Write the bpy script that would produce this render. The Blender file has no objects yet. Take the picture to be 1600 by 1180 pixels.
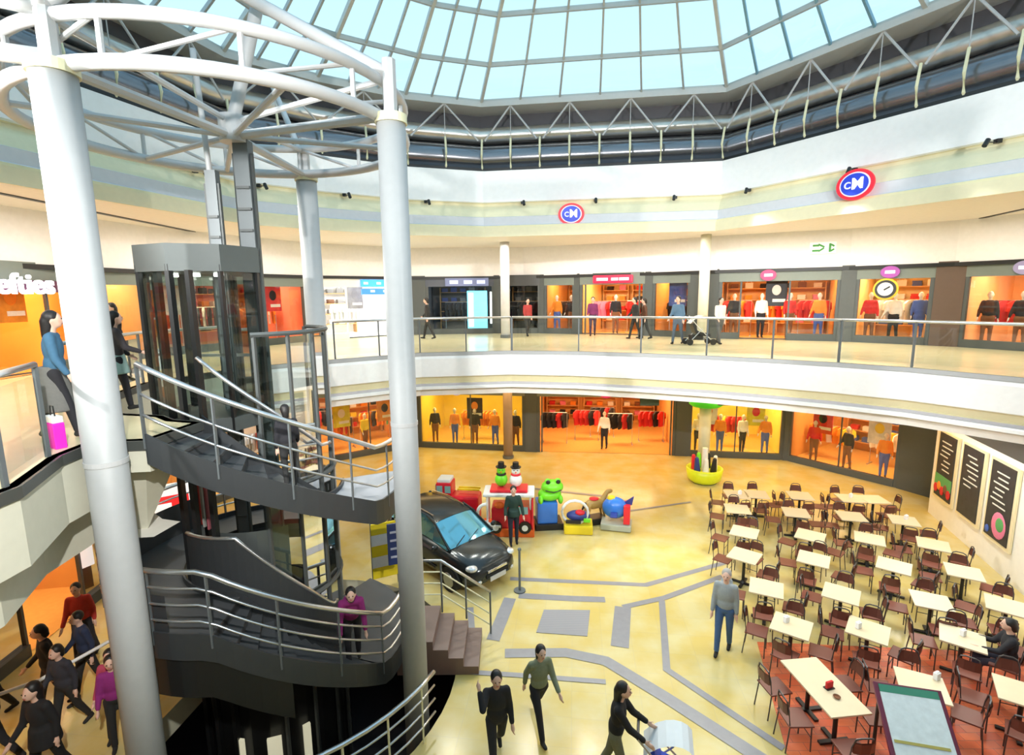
import bpy, bmesh, math, random
from mathutils import Vector, Matrix
random.seed(7)
PI=math.pi
sc=bpy.context.scene
COL=sc.collection
# ------------------------------------------------------------------ camera, sky, exposure
FPX=817.0; PITCH=math.radians(9.0); ROLL=math.radians(0.62); EYE=7.0
F=Vector((0,math.cos(PITCH),-math.sin(PITCH))); R0=Vector((1,0,0)); U0=R0.cross(F)
RX=(R0*math.cos(ROLL)-U0*math.sin(ROLL)).normalized(); UP=RX.cross(F)
cd=bpy.data.cameras.new('camera'); cam=bpy.data.objects.new('camera',cd); COL.objects.link(cam)
cd.sensor_width=36; cd.lens=FPX/1600*36; cd.clip_start=.05; cd.clip_end=300
m=Matrix((RX,UP,-F)).transposed().to_4x4(); m.translation=Vector((0,0,EYE)); cam.matrix_world=m
sc.camera=cam
w=bpy.data.worlds.new('sky'); sc.world=w; w.use_nodes=True
nt=w.node_tree; bg=nt.nodes['Background']
tc=nt.nodes.new('ShaderNodeTexCoord'); sp=nt.nodes.new('ShaderNodeSeparateXYZ'); rp=nt.nodes.new('ShaderNodeValToRGB')
nt.links.new(tc.outputs['Generated'],sp.inputs[0]); nt.links.new(sp.outputs['Z'],rp.inputs[0]); nt.links.new(rp.outputs[0],bg.inputs[0])
rp.color_ramp.elements[0].position=.0; rp.color_ramp.elements[0].color=(.56,.74,.81,1)
rp.color_ramp.elements[1].position=.75; rp.color_ramp.elements[1].color=(.36,.61,.77,1)
bg.inputs[1].default_value=1.05
sc.view_settings.view_transform='Standard'; sc.view_settings.look='None'
sc.view_settings.exposure=0.62; sc.view_settings.gamma=1; sc.view_settings.use_curve_mapping=False
def area_lamp(name,loc,rot,sx,sy,watt,col,label=None):
    l=bpy.data.lights.new(name,'AREA'); l.shape='RECTANGLE'; l.size=sx; l.size_y=sy; l.energy=watt; l.color=col
    o=bpy.data.objects.new(name,l); COL.objects.link(o); o.location=loc; o.rotation_euler=rot; return o
# fill lamps added under the upper and ground walkway ceilings, no fittings built
WL=[((-9.8,9),0,1.2,8,300),((-7.9,17.2),-35,1.2,5,220),((-2,21.3),0,7,1.2,230),((4.5,20.2),-18,5,1.2,210),((9.6,17.6),-30,5,1.2,240),((13,12),0,1.2,7,240),((2,-2.5),0,10,1.5,260)]
for (x,y),a,sx,sy,e in WL:
    area_lamp('walkway_fill',(x,y,9.05),(0,0,math.radians(a)),sx,sy,e*.55,(1,.93,.82))
for (x,y),a,sx,sy,e in WL[:6]:
    area_lamp('walkway_fill',(x,y,3.45),(0,0,math.radians(a)),sx,sy,e*(.10 if x<-7 else .30),(1,.66,.28))

# ------------------------------------------------------------------ helpers
MATS={}
def mat(name,col,rough=.6,metal=0,emit=0,var=0,scale=8,spec=None,stripes=None):
    if name in MATS: return MATS[name]
    m=bpy.data.materials.new(name); m.use_nodes=True; n=m.node_tree.nodes; L=m.node_tree.links; b=n['Principled BSDF']
    c=tuple(col)+(1,) if len(col)==3 else col
    b.inputs['Base Color'].default_value=c; b.inputs['Roughness'].default_value=rough; b.inputs['Metallic'].default_value=metal
    if spec is not None: b.inputs['Specular IOR Level'].default_value=spec
    if emit: b.inputs['Emission Color'].default_value=c; b.inputs['Emission Strength'].default_value=emit
    t=n.new('ShaderNodeTexCoord')
    ns=n.new('ShaderNodeTexNoise'); ns.inputs['Scale'].default_value=scale; ns.inputs['Detail'].default_value=4
    L.new(t.outputs['Object'],ns.inputs['Vector'])
    mx=n.new('ShaderNodeMix'); mx.data_type='RGBA'
    v=var if var else .06
    mx.inputs[6].default_value=tuple(max(0,k*(1-v)) for k in c[:3])+(1,); mx.inputs[7].default_value=tuple(min(1,k*(1+v)) for k in c[:3])+(1,)
    L.new(ns.outputs['Fac'],mx.inputs[0]); L.new(mx.outputs[2],b.inputs['Base Color'])
    MATS[name]=m; return m
def glass(name,tint,gloss=.12,rough=.02):
    if name in MATS: return MATS[name]
    m=bpy.data.materials.new(name); m.use_nodes=True; n=m.node_tree.nodes; L=m.node_tree.links
    n.remove(n['Principled BSDF']); o=n['Material Output']
    tr=n.new('ShaderNodeBsdfTransparent'); tr.inputs[0].default_value=tuple(tint)+(1,)
    gl=n.new('ShaderNodeBsdfGlossy'); gl.inputs['Roughness'].default_value=rough
    fr=n.new('ShaderNodeFresnel'); fr.inputs[0].default_value=1.45
    ma=n.new('ShaderNodeMath'); ma.operation='MULTIPLY_ADD'; ma.inputs[1].default_value=max(.04,1-gloss); ma.inputs[2].default_value=gloss*.4 if gloss<.5 else 0
    L.new(fr.outputs[0],ma.inputs[0]); mx=n.new('ShaderNodeMixShader')
    L.new(ma.outputs[0],mx.inputs[0]); L.new(tr.outputs[0],mx.inputs[1]); L.new(gl.outputs[0],mx.inputs[2]); L.new(mx.outputs[0],o.inputs[0])
    MATS[name]=m; return m
def tag(o,label=None,cat=None,group=None,kind=None):
    if label: o['label']=label
    if cat: o['category']=cat
    if group: o['group']=group
    if kind: o['kind']=kind
    return o
def thing(name,label,cat,loc=(0,0,0),rz=0,group=None):
    o=bpy.data.objects.new(name,None); COL.objects.link(o); o.location=loc; o.rotation_euler=(0,0,rz); o.empty_display_size=.2
    return tag(o,label,cat,group)
def addmesh(name,me,mt,parent=None,smooth=False):
    if mt and not me.materials: me.materials.append(mt)
    if smooth:
        for p in me.polygons: p.use_smooth=True
    o=bpy.data.objects.new(name,me); COL.objects.link(o)
    if parent: o.parent=parent
    return o
class MB:
    def __init__(s): s.b=bmesh.new()
    def box(s,c,d,rz=0,rx=0,ry=0,bev=0):
        g=bmesh.ops.create_cube(s.b,size=1); M=Matrix.Translation(c)@Matrix.Rotation(rz,4,'Z')@Matrix.Rotation(ry,4,'Y')@Matrix.Rotation(rx,4,'X')@Matrix.Diagonal((d[0],d[1],d[2],1))
        bmesh.ops.transform(s.b,matrix=M,verts=g['verts'])
        if bev:
            es=list({e for v in g['verts'] for e in v.link_edges}); bmesh.ops.bevel(s.b,geom=es,offset=bev,segments=2,affect='EDGES',profile=.6)
        return s
    def bar(s,a,b,w,h=None,n=8):
        a=Vector(a); b=Vector(b); d=b-a; L=d.length
        if L<1e-6: return s
        q=d.to_track_quat('Z','Y').to_matrix().to_4x4()
        if h is None:
            g=bmesh.ops.create_cone(s.b,cap_ends=True,segments=n,radius1=w,radius2=w,depth=L)
        else:
            g=bmesh.ops.create_cube(s.b,size=1); bmesh.ops.transform(s.b,matrix=Matrix.Diagonal((w,h,L,1)),verts=g['verts'])
        bmesh.ops.transform(s.b,matrix=Matrix.Translation((a+b)/2)@q,verts=g['verts']); return s
    def cone(s,c,r1,r2,h,n=16,rot=None):
        g=bmesh.ops.create_cone(s.b,cap_ends=True,segments=n,radius1=r1,radius2=r2,depth=h)
        M=Matrix.Translation(Vector(c)+(Vector((0,0,h/2)) if rot is None else Vector((0,0,0))))
        if rot is not None: M=M@rot
        bmesh.ops.transform(s.b,matrix=M,verts=g['verts']); return s
    def ell(s,c,r,n=12,rz=0,rx=0):
        g=bmesh.ops.create_uvsphere(s.b,u_segments=n,v_segments=max(6,n*2//3),radius=1)
        bmesh.ops.transform(s.b,matrix=Matrix.Translation(c)@Matrix.Rotation(rz,4,'Z')@Matrix.Rotation(rx,4,'X')@Matrix.Diagonal((r[0],r[1],r[2],1)),verts=g['verts']); return s
    def tube(s,pts,r,n=8,closed=False,taper=None):
        pts=[Vector(p) for p in pts]; N=len(pts); rings=[]
        up=Vector((0,0,1))
        for i,p in enumerate(pts):
            if closed: d=pts[(i+1)%N]-pts[i-1]
            else: d=pts[min(i+1,N-1)]-pts[max(i-1,0)]
            d.normalize(); x=d.cross(up)
            if x.length<1e-3: x=Vector((1,0,0))
            x.normalize(); y=x.cross(d); rr=r if taper is None else taper[i]
            rings.append([s.b.verts.new(p+x*math.cos(2*PI*k/n)*rr+y*math.sin(2*PI*k/n)*rr) for k in range(n)])
        for i in range(N if closed else N-1):
            A=rings[i]; B=rings[(i+1)%N]
            for k in range(n): s.b.faces.new((A[k],A[(k+1)%n],B[(k+1)%n],B[k]))
        if not closed:
            s.b.faces.new(rings[0][::-1]); s.b.faces.new(rings[-1])
        return s
    def cap(s,a,b,r1,r2,n=10):
        a=Vector(a);b=Vector(b);d=(b-a).normalized(); pts=[];ra=[]
        for t in (-1,-.8,-.4): pts.append(a+d*r1*t); ra.append(r1*math.sqrt(max(.002,1-t*t)))
        pts.append(a); ra.append(r1); pts.append(b); ra.append(r2)
        for t in (.4,.8,1): pts.append(b+d*r2*t); ra.append(r2*math.sqrt(max(.002,1-t*t)))
        return s.tube(pts,1,n,taper=ra)
    def prism(s,poly,z0,z1):
        A=[s.b.verts.new((p[0],p[1],z0)) for p in poly]; B=[s.b.verts.new((p[0],p[1],z1)) for p in poly]; n=len(poly)
        for i in range(n): s.b.faces.new((A[i],A[(i+1)%n],B[(i+1)%n],B[i]))
        s.b.faces.new(A[::-1]); s.b.faces.new(B); return s
    def poly(s,pts): s.b.faces.new([s.b.verts.new(p) for p in pts]); return s
    def strip(s,A,B,closed=False):
        a=[s.b.verts.new(p) for p in A]; b=[s.b.verts.new(p) for p in B]; n=len(a)
        for i in range(n if closed else n-1): j=(i+1)%n; s.b.faces.new((a[i],a[j],b[j],b[i]))
        return s
    def lathe(s,prof,c=(0,0,0),n=20):
        rings=[[s.b.verts.new((c[0]+r*math.cos(2*PI*k/n),c[1]+r*math.sin(2*PI*k/n),c[2]+z)) for k in range(n)] for r,z in prof]
        for A,B in zip(rings,rings[1:]):
            for k in range(n): s.b.faces.new((A[k],A[(k+1)%n],B[(k+1)%n],B[k]))
        s.b.faces.new(rings[0][::-1]); s.b.faces.new(rings[-1]); return s
    def xf(s,M): bmesh.ops.transform(s.b,matrix=M,verts=s.b.verts); return s
    def mesh(s,name):
        bmesh.ops.recalc_face_normals(s.b,faces=s.b.faces); me=bpy.data.meshes.new(name); s.b.to_mesh(me); s.b.free(); return me
    def build(s,name,mt,parent=None,world=False,smooth=False,label=None,cat=None,group=None,kind=None):
        """world=True: vertices are in world coordinates, move them into the parent's frame (or to an origin at the base)"""
        off=None
        if world:
            if parent:
                M=Matrix.Translation(parent.location)@Matrix.Rotation(parent.rotation_euler.z,4,'Z')
                p=parent.parent
                bmesh.ops.transform(s.b,matrix=M.inverted(),verts=s.b.verts)
            else:
                xs=[v.co for v in s.b.verts]; off=Vector((sum(v.x for v in xs)/len(xs),sum(v.y for v in xs)/len(xs),min(v.z for v in xs)))
                bmesh.ops.translate(s.b,vec=-off,verts=s.b.verts)
        o=addmesh(name,s.mesh(name),mt,parent,smooth)
        if off: o.location=off
        return tag(o,label,cat,group,kind)
def copy_tree(o,parent=None,loc=None,rz=None,label=None,group=None,sub=None):
    c=o.copy(); COL.objects.link(c)
    if parent: c.parent=parent
    if loc is not None: c.location=loc
    if rz is not None: c.rotation_euler=(0,0,rz)
    if label: c['label']=label
    if group: c['group']=group
    for ch in CH.get(o.name,[]): 
        k=copy_tree(ch,c); CH.setdefault(c.name,[]).append(k)
    return c
CH={}
def index_children(o):
    CH[o.name]=[k for k in bpy.data.objects if k.parent==o]
    for k in CH[o.name]: index_children(k)
def remesh(mb,vox,mt,name,parent,sm=4):
    me=mb.mesh('tmp'); o=bpy.data.objects.new('tmp',me); COL.objects.link(o)
    r=o.modifiers.new('r','REMESH'); r.mode='VOXEL'; r.voxel_size=vox
    s=o.modifiers.new('s','SMOOTH'); s.factor=.5; s.iterations=sm
    dg=bpy.context.evaluated_depsgraph_get(); dg.update()
    nm=bpy.data.meshes.new_from_object(o.evaluated_get(dg)); bpy.data.objects.remove(o); nm.materials.clear()
    return addmesh(name,nm,mt,parent,True)
def text_mesh(txt,size,ext,M,mt,name,parent,font=None):
    c=bpy.data.curves.new('t','FONT'); c.body=txt; c.size=size; c.extrude=ext; c.offset=size*.02; c.align_x='CENTER'; c.align_y='CENTER'
    o=bpy.data.objects.new('t',c); COL.objects.link(o); dg=bpy.context.evaluated_depsgraph_get(); dg.update()
    me=bpy.data.meshes.new_from_object(o.evaluated_get(dg)); bpy.data.objects.remove(o); me.transform(M); me.materials.clear()
    return addmesh(name,me,mt,parent)
def offset(poly,d,closed=False):
    """offset to the left of travel (outwards, away from the hall)"""
    P=[Vector(p) for p in poly]; n=len(P); out=[]
    for i in range(n):
        a=P[i]-P[i-1] if (i>0 or closed) else P[1]-P[0]
        b=P[(i+1)%n]-P[i] if (i<n-1 or closed) else P[-1]-P[-2]
        na=Vector((-a.y,a.x)).normalized(); nb=Vector((-b.y,b.x)).normalized()
        k=na+nb; k.normalize(); c=max(.4,k.dot(na)); q=P[i]+k*(d/c); out.append((q.x,q.y))
    return out
def sweep(mb,poly,prof,closed=False):
    prev=None
    for d,z in prof:
        q=offset(poly,d,closed) if d else poly; ring=[(p[0],p[1],z) for p in q]
        if prev: mb.strip(prev,ring,closed)
        prev=ring
    return mb
def fill(mb,outer,holes,z):
    es=[]
    for loop in [outer]+holes:
        vs=[mb.b.verts.new((p[0],p[1],z)) for p in loop]
        es+=[mb.b.edges.new((vs[i],vs[(i+1)%len(vs)])) for i in range(len(vs))]
    bmesh.ops.triangle_fill(mb.b,edges=es,use_beauty=True); return mb
def along(line,step):
    out=[]; carry=0
    for a,b in zip(line,line[1:]):
        a=Vector(a);b=Vector(b);L=(b-a).length; n=max(1,round(L/step))
        for k in range(n): out.append(tuple(a+(b-a)*k/n))
    out.append(tuple(line[-1])); return out
def ordn(n): return ['first','second','third','fourth','fifth','sixth','seventh','eighth','ninth','tenth','eleventh','twelfth','thirteenth','fourteenth','fifteenth','sixteenth','seventeenth','eighteenth','nineteenth','twentieth'][n]

# ------------------------------------------------------------------ materials
white=mat('white_paint',(.93,.93,.92),.45)
steelwhite=mat('white_steel',(.52,.53,.54),.4)
colwhite=mat('column_paint',(.40,.415,.42),.5)
cream=mat('cream_plaster',(.80,.74,.50),.6)
palegrey=mat('pale_grey_plaster',(.66,.67,.70),.6)
beige=mat('beige_plaster',(.66,.66,.50),.7)
creamrib=mat('cream_steel',(.78,.76,.52),.4)
dark=mat('dark_grey_panel',(.075,.085,.085),.5)
darkgreen=mat('grey_green_header',(.17,.20,.18),.5)
black=mat('black_metal',(.012,.013,.014),.4)
steel=mat('brushed_steel',(.62,.64,.66),.28,.9)
greysteel=mat('dark_stair_steel',(.05,.055,.06),.45,.3)
midsteel=mat('mid_grey_steel',(.14,.16,.17),.5,.2)
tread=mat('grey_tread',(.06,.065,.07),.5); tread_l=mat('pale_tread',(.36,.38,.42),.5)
brown=mat('brown_stone',(.20,.13,.11),.45)
clear=glass('clear_glass',(.93,.97,.95),.10)
skyg=glass('roof_glass',(.94,.99,1.0),.93)
lift_g=glass('lift_glass',(.72,.80,.78),.15)

def floor_mat():
    m=bpy.data.materials.new('yellow_marble'); m.use_nodes=True; n=m.node_tree.nodes; L=m.node_tree.links; b=n['Principled BSDF']
    t=n.new('ShaderNodeTexCoord'); mp=n.new('ShaderNodeMapping'); mp.inputs['Rotation'].default_value=(0,0,.12); L.new(t.outputs['Object'],mp.inputs[0])
    br=n.new('ShaderNodeTexBrick'); br.inputs['Scale'].default_value=1; br.offset=0; br.inputs['Brick Width'].default_value=.6; br.inputs['Row Height'].default_value=.6
    br.inputs['Mortar Size'].default_value=.006; br.inputs['Color1'].default_value=(.62,.49,.16,1); br.inputs['Color2'].default_value=(.66,.55,.22,1); br.inputs['Mortar'].default_value=(.55,.46,.22,1)
    L.new(mp.outputs[0],br.inputs['Vector'])
    ns=n.new('ShaderNodeTexNoise'); ns.inputs['Scale'].default_value=1.3; ns.inputs['Detail'].default_value=6; L.new(mp.outputs[0],ns.inputs['Vector'])
    rp=n.new('ShaderNodeValToRGB'); rp.color_ramp.elements[0].position=.35; rp.color_ramp.elements[0].color=(.68,.62,.38,1); rp.color_ramp.elements[1].position=.62; rp.color_ramp.elements[1].color=(.64,.46,.12,1)
    L.new(ns.outputs['Fac'],rp.inputs[0]); mx=n.new('ShaderNodeMix'); mx.data_type='RGBA'; mx.inputs[0].default_value=.5
    L.new(br.outputs['Color'],mx.inputs[6]); L.new(rp.outputs[0],mx.inputs[7]); L.new(mx.outputs[2],b.inputs['Base Color'])
    b.inputs['Roughness'].default_value=.2; b.inputs['Specular IOR Level'].default_value=.32; return m
marble=floor_mat()
inlay=mat('grey_inlay',(.27,.27,.30),.3,var=.12)
def brick_mat():
    m=bpy.data.materials.new('red_tile'); m.use_nodes=True; n=m.node_tree.nodes; L=m.node_tree.links; b=n['Principled BSDF']
    t=n.new('ShaderNodeTexCoord'); br=n.new('ShaderNodeTexBrick'); br.inputs['Scale'].default_value=1; br.inputs['Brick Width'].default_value=.3; br.inputs['Row Height'].default_value=.15
    br.inputs['Mortar Size'].default_value=.004; br.inputs['Color1'].default_value=(.72,.13,.05,1); br.inputs['Color2'].default_value=(.80,.21,.08,1); br.inputs['Mortar'].default_value=(.35,.12,.08,1)
    L.new(t.outputs['Object'],br.inputs['Vector']); L.new(br.outputs['Color'],b.inputs['Base Color']); b.inputs['Roughness'].default_value=.35; return m
redtile=brick_mat()
def stripe_mat(name,c1,c2,scale,axis='Z',rough=.5):
    m=bpy.data.materials.new(name); m.use_nodes=True; n=m.node_tree.nodes; L=m.node_tree.links; b=n['Principled BSDF']
    t=n.new('ShaderNodeTexCoord'); wv=n.new('ShaderNodeTexWave'); wv.bands_direction=axis; wv.inputs['Scale'].default_value=scale; L.new(t.outputs['Object'],wv.inputs['Vector'])
    rp=n.new('ShaderNodeValToRGB'); rp.color_ramp.elements[0].color=tuple(c1)+(1,); rp.color_ramp.elements[1].color=tuple(c2)+(1,); rp.color_ramp.elements[0].position=.3; rp.color_ramp.elements[1].position=.7
    L.new(wv.outputs['Fac'],rp.inputs[0]); L.new(rp.outputs[0],b.inputs['Base Color']); b.inputs['Roughness'].default_value=rough; return m

# ------------------------------------------------------------------ plan of the hall
RL=[(-4.95,.42),(-4.85,3.5),(-4.85,4.9),(-5.3,5.9),(-5.35,6.45),(-4.7,6.52),(-4.58,7.5),(-5.1,7.66),(-5.45,7.95),(-7.3,8.4),(-7.9,11.2),(-7.0,13.5),(-5.1,15.1),(-2.9,16.6),(0,16.95),(2.1,16.5),(3.9,15.8),(5.6,15.0),(7.05,14.1),(8.3,13.2),(9.4,12.2),(10.6,10.5),(11.2,8.2),(11.3,4),(11.3,.42)]
PW=[(-10.5,-1),(-9.3,6),(-8.3,10.5),(-7.2,14.3),(-5.4,15.9),(-3.2,17.3),(-.9,18.05),(6.6,17.0),(9.2,12.6),(10.9,9.6),(11.6,5),(11.6,-1)]
SG=[(-9.6,-5),(-9.6,8),(-9.9,12),(-10.6,16.5),(-8,21.4),(-4.6,23.8),(.8,22.8),(7.2,22.0),(11.6,21.2),(14.1,17.5),(14.4,16.2)]
SU=[(-11.8,-5),(-11.8,12.3),(-11.1,16.3),(-8.3,21.6),(-4.7,24.6),(.6,24.9),(5.5,22.7),(8,20.8),(12,18.9),(14.1,16.9),(16.4,13),(16.4,-5)]
SC=Vector((-4.41,8.85,0))
def pol(a,r,z=0): a=math.radians(a); return Vector((SC.x+r*math.cos(a),SC.y+r*math.sin(a),z))
OUT=[(-16,-6),(-16,29),(19,29),(19,-6)]
hole=[tuple(pol(a,3.3)[:2]) for a in range(-122,116,7)]
f=fill(MB(),OUT,[hole],0); f.build('floor',marble,kind='structure')
hb=MB(); sweep(hb,hole+[hole[0]],[(0,0),(0,-.45)]); hb.build('trim_1',beige,kind='structure')
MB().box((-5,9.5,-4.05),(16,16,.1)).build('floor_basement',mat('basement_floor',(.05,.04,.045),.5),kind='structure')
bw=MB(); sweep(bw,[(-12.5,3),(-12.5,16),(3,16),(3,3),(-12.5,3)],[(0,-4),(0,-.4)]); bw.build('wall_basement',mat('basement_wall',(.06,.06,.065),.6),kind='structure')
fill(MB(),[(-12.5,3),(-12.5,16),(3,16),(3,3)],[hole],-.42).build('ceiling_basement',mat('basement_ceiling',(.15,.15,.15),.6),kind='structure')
for i,(a,r,wd) in enumerate([(-98,1.22,.13),(-72,1.24,.22),(-48,1.22,.12)]):
    q=pol(a,r); MB().box((q.x,q.y,-.62),(wd,.05,.75),math.radians(a+90)).build('wall_strip',mat('cream_strip',(.80,.76,.55),.5,emit=.35),world=True,label='upright cream strip in the dark pit below the stairs, '+ordn(i)+' from the left',cat='lit strip')
# red dining floor
MB().prism([(4.9,9.6),(10.25,9.15),(9.9,2.5),(2.85,2.5)],.001,.012).build('floor_dining',redtile,kind='structure')
# grey stone bands in the marble
def band(pts,wd,i):
    A=offset(pts,wd/2); B=offset(pts,-wd/2); b=MB(); b.strip([(p[0],p[1],.003+.0006*i) for p in A],[(p[0],p[1],.003+.0006*i) for p in B]); b.build('trim_%d'%i,inlay,kind='structure')
B_=[([(-.1,12.1),(3.2,11.75),(5.6,12.8)],.16),([(.1,11.35),(1.4,11.2),(2.1,11.15)],.22),([(-.1,11.25),(-.45,9.75)],.28),
([(-1.0,10.9),(-.9,10.0)],.14),([(2.45,10.85),(2.1,9.5)],.36),([(2.45,10.85),(3.5,11.2),(5.2,12.1)],.16),([(3.4,11.1),(2.85,8.85),(4.15,7.1)],.14),
([(-.2,9.35),(1.0,9.35),(1.75,9.1),(2.6,8.2),(4.0,6.6)],.26),([(-1.5,8.9),(0,8.75),(1.65,8.55)],.12),([(3.5,17.3),(-.5,18.6)],.16),([(-.9,14.2),(-2.2,14.6)],.14),([(6,16.8),(3,15.9)],.10)]
for i,(p,wd) in enumerate(B_): band(p,wd,i+2)
b=MB(); b.prism([(.45,9.98),(.66,10.78),(1.69,10.74),(1.5,9.84)],.002,.010); b.build('trim_14',stripe_mat('grey_grille',(.22,.22,.25),(.34,.34,.37),9,'Y'),kind='structure')

# ------------------------------------------------------------------ upper walkway slab
RP=RL
slab=fill(MB(),[(-16,-6),(-16,29),(19,29),(19,-6)],[RP],5.2); slab.build('floor_upper',mat('upper_floor_tile',(.72,.66,.42),.25,var=.1,scale=2),kind='structure')
slab=fill(MB(),[(-16,-6),(-16,29),(19,29),(19,-6)],[offset(RP,.3,True)],3.75); slab.build('ceiling_ground',mat('ground_ceiling',(.75,.73,.66),.6),kind='structure')
def ringband(name,prof,mt,line,closed=True):
    b=MB(); sweep(b,line,prof,closed); return b.build(name,mt,kind='structure')
FAR=RL[11:]; NEAR=RL[:12]
def nearfar(name,prof,mt,line): return ringband(name,prof,mt,line,False)
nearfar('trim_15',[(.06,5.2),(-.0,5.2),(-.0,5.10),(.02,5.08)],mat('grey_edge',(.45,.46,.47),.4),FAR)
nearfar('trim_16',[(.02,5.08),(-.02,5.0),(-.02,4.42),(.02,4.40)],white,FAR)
nearfar('trim_17',[(.02,4.40),(.10,4.36),(.16,4.20),(.10,4.18)],cream,FAR)
nearfar('trim_18',[(.10,4.18),(.12,4.11),(.05,4.10)],mat('lilac_grey',(.62,.60,.62),.5),FAR)
nearfar('trim_19',[(.05,4.10),(.0,4.08),(.0,4.0),(.3,3.96),(.3,3.75)],white,FAR)
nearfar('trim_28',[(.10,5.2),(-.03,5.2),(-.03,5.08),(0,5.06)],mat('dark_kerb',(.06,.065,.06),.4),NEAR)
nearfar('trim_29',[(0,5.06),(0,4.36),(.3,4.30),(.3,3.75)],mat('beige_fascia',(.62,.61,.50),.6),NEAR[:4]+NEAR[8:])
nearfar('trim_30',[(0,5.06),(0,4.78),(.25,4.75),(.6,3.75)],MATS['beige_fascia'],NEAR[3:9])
# ground shop line bulkhead
# ------------------------------------------------------------------ upper ceiling, cove and wall up to the roof
cl=fill(MB(),[(-17,-6.5),(-17,30),(20,30),(20,-6.5)],[offset(PW,-.35,True)],9.15); cl.build('ceiling_upper',mat('upper_ceiling',(.82,.76,.68),.6),kind='structure')
ringband('trim_20',[(-.35,9.15),(-.52,9.15),(-.54,8.86),(-.50,8.86),(-.48,9.0)],cream,PW)
ringband('trim_21',[(-.48,9.0),(-.46,9.02),(-.42,9.22)],mat('warm_cream',(.82,.74,.46),.6),PW)
ringband('trim_22',[(-.42,9.22),(-.36,9.25),(-.34,9.50),(-.28,9.52)],palegrey,PW)
ringband('trim_23',[(-.28,9.52),(-.22,9.60),(-.10,9.78),(.02,9.9),(.04,9.98),(0,10.0)],cream,PW)
ringband('wall_parapet',[(0,10.0),(-.08,10.02),(-.08,11.0),(.9,11.0)],mat('white_band',(.94,.95,.95),.5),PW)
ringband('wall_clerestory',[(.9,11.0),(.9,13.1)],mat('clerestory_dark',(.10,.10,.115),.5),PW)
ringband('trim_24',[(-.02,11.02),(-.02,11.10),(.10,11.12)],black,PW)
# ventilation duct and gutters running round the hall
def round_duct(d,z,r,name,mt,label,cat):
    q=offset(PW,d,True); pts=[(p[0],p[1],z) for p in q]; MB().tube(pts,r,14,closed=True).build(name,mt,world=True,smooth=True,label=label,cat=cat)
round_duct(.55,11.52,.42,'ventilation_duct',mat('duct_dark',(.24,.25,.28),.22,.85),'large round dark metal duct running along the clerestory below the glass roof','duct')
round_duct(.62,12.28,.26,'service_pipe',mat('duct_light',(.66,.66,.63),.28,.8),'lighter grey pipe above the large duct under the roof glass','pipe')
# roof edge, glass roof
Z1=13.1
ringband('trim_25',[(1.0,13.0),(1.0,13.14),(-.06,13.14),(-.06,12.98),(1.0,13.0)],mat('roof_edge_steel',(.55,.57,.56),.4),PW)
CEN=Vector((1.6,8.4))
def sc_ring(s,z): return [Vector((CEN.x+(p[0]-CEN.x)*s,CEN.y+(p[1]-CEN.y)*s,z)) for p in PW]
rings=[sc_ring(1,13.15),sc_ring(.87,13.75),sc_ring(.74,14.5),sc_ring(.36,16.1)]
barm=mat('roof_bar_grey',(.42,.45,.46),.4,.2); barblue=mat('roof_bar_blue',(.16,.32,.42),.4,.2); hipm=mat('roof_hip',(.50,.52,.50),.4,.2)
nb=[5,3,3,2,2,2,5,4,3,3,4,8]
for i in range(len(PW)):
    j=(i+1)%len(PW)
    w0=MB()
    for A,B in zip(rings,rings[1:]): w0.strip([A[i],A[j]],[B[i],B[j]])
    wo=w0.build('window_%d'%(i+1),skyg,kind='structure',world=True)
    bm_=barblue if i==7 else barm
    for k in range(1,nb[i]+1):
        t=k/(nb[i]+1); g=MB()
        for A,B in zip(rings,rings[1:]): g.bar(A[i].lerp(A[j],t),B[i].lerp(B[j],t),.055,.10)
        g.build('glazing_bar',bm_,wo,world=True)
    g=MB()
    for A,B in zip(rings,rings[1:]): g.bar(A[i],B[i],.09,.14)
    g.build('hip_beam',hipm,wo,world=True)
    for A in rings[:]:
        g=MB(); g.bar(A[i],A[j],.08,.12); g.build('purlin',hipm,wo,world=True)
MB().poly([tuple(v) for v in rings[3]]).build('window_13',skyg,kind='structure')
# cream ribs and white V struts in front of the duct
cnt=0
PWc=PW+[PW[0]]
for i in range(1,10):
    a=Vector(PWc[i]); b=Vector(PWc[i+1]); L=(b-a).length; n=max(2,round(L/1.12))
    if n%2: n+=1
    d=(b-a)/n; nn=Vector((-d.y,d.x)).normalized()
    for k in range(0,n):
        p=a+d*k
        g=MB(); pts=[(p.x-nn.x*o_,p.y-nn.y*o_,z) for o_,z in ((-.06,11.02),(.03,11.12),(.10,11.5),(.0,12.0))]
        g.tube(pts,.035,6); g.build('duct_rib',creamrib,world=True,label='cream steel rib clamped over the dark duct under the glass roof',cat='steel rib',group='cream ribs along the duct')
        cnt+=1
        if k%2==1:
            t=MB(); top=(p.x+nn.x*.02,p.y+nn.y*.02,13.0)
            for s_ in (-1,1):
                q=p+d*s_*.9; t.bar(top,(q.x,q.y,11.95),.03,n=6)
            t.bar(top,(p.x,p.y,11.95),.012,n=6)
            t.build('roof_strut',steelwhite,world=True,label='white steel V strut between the duct ribs and the edge of the glass roof',cat='roof strut',group='V struts under the roof edge')

# ------------------------------------------------------------------ outer walls of the building
ow=MB(); sweep(ow,[(-16,-6),(-16,29),(19,29),(19,-6)],[(0,0),(0,11)],True); ow.build('wall_outer',palegrey,kind='structure')
fill(MB(),[(-17,-6.5),(-17,30),(20,30),(20,-6.5)],[offset(PW,.9,True)],11.02).build('ceiling_roof_deck',palegrey,kind='structure')

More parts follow.
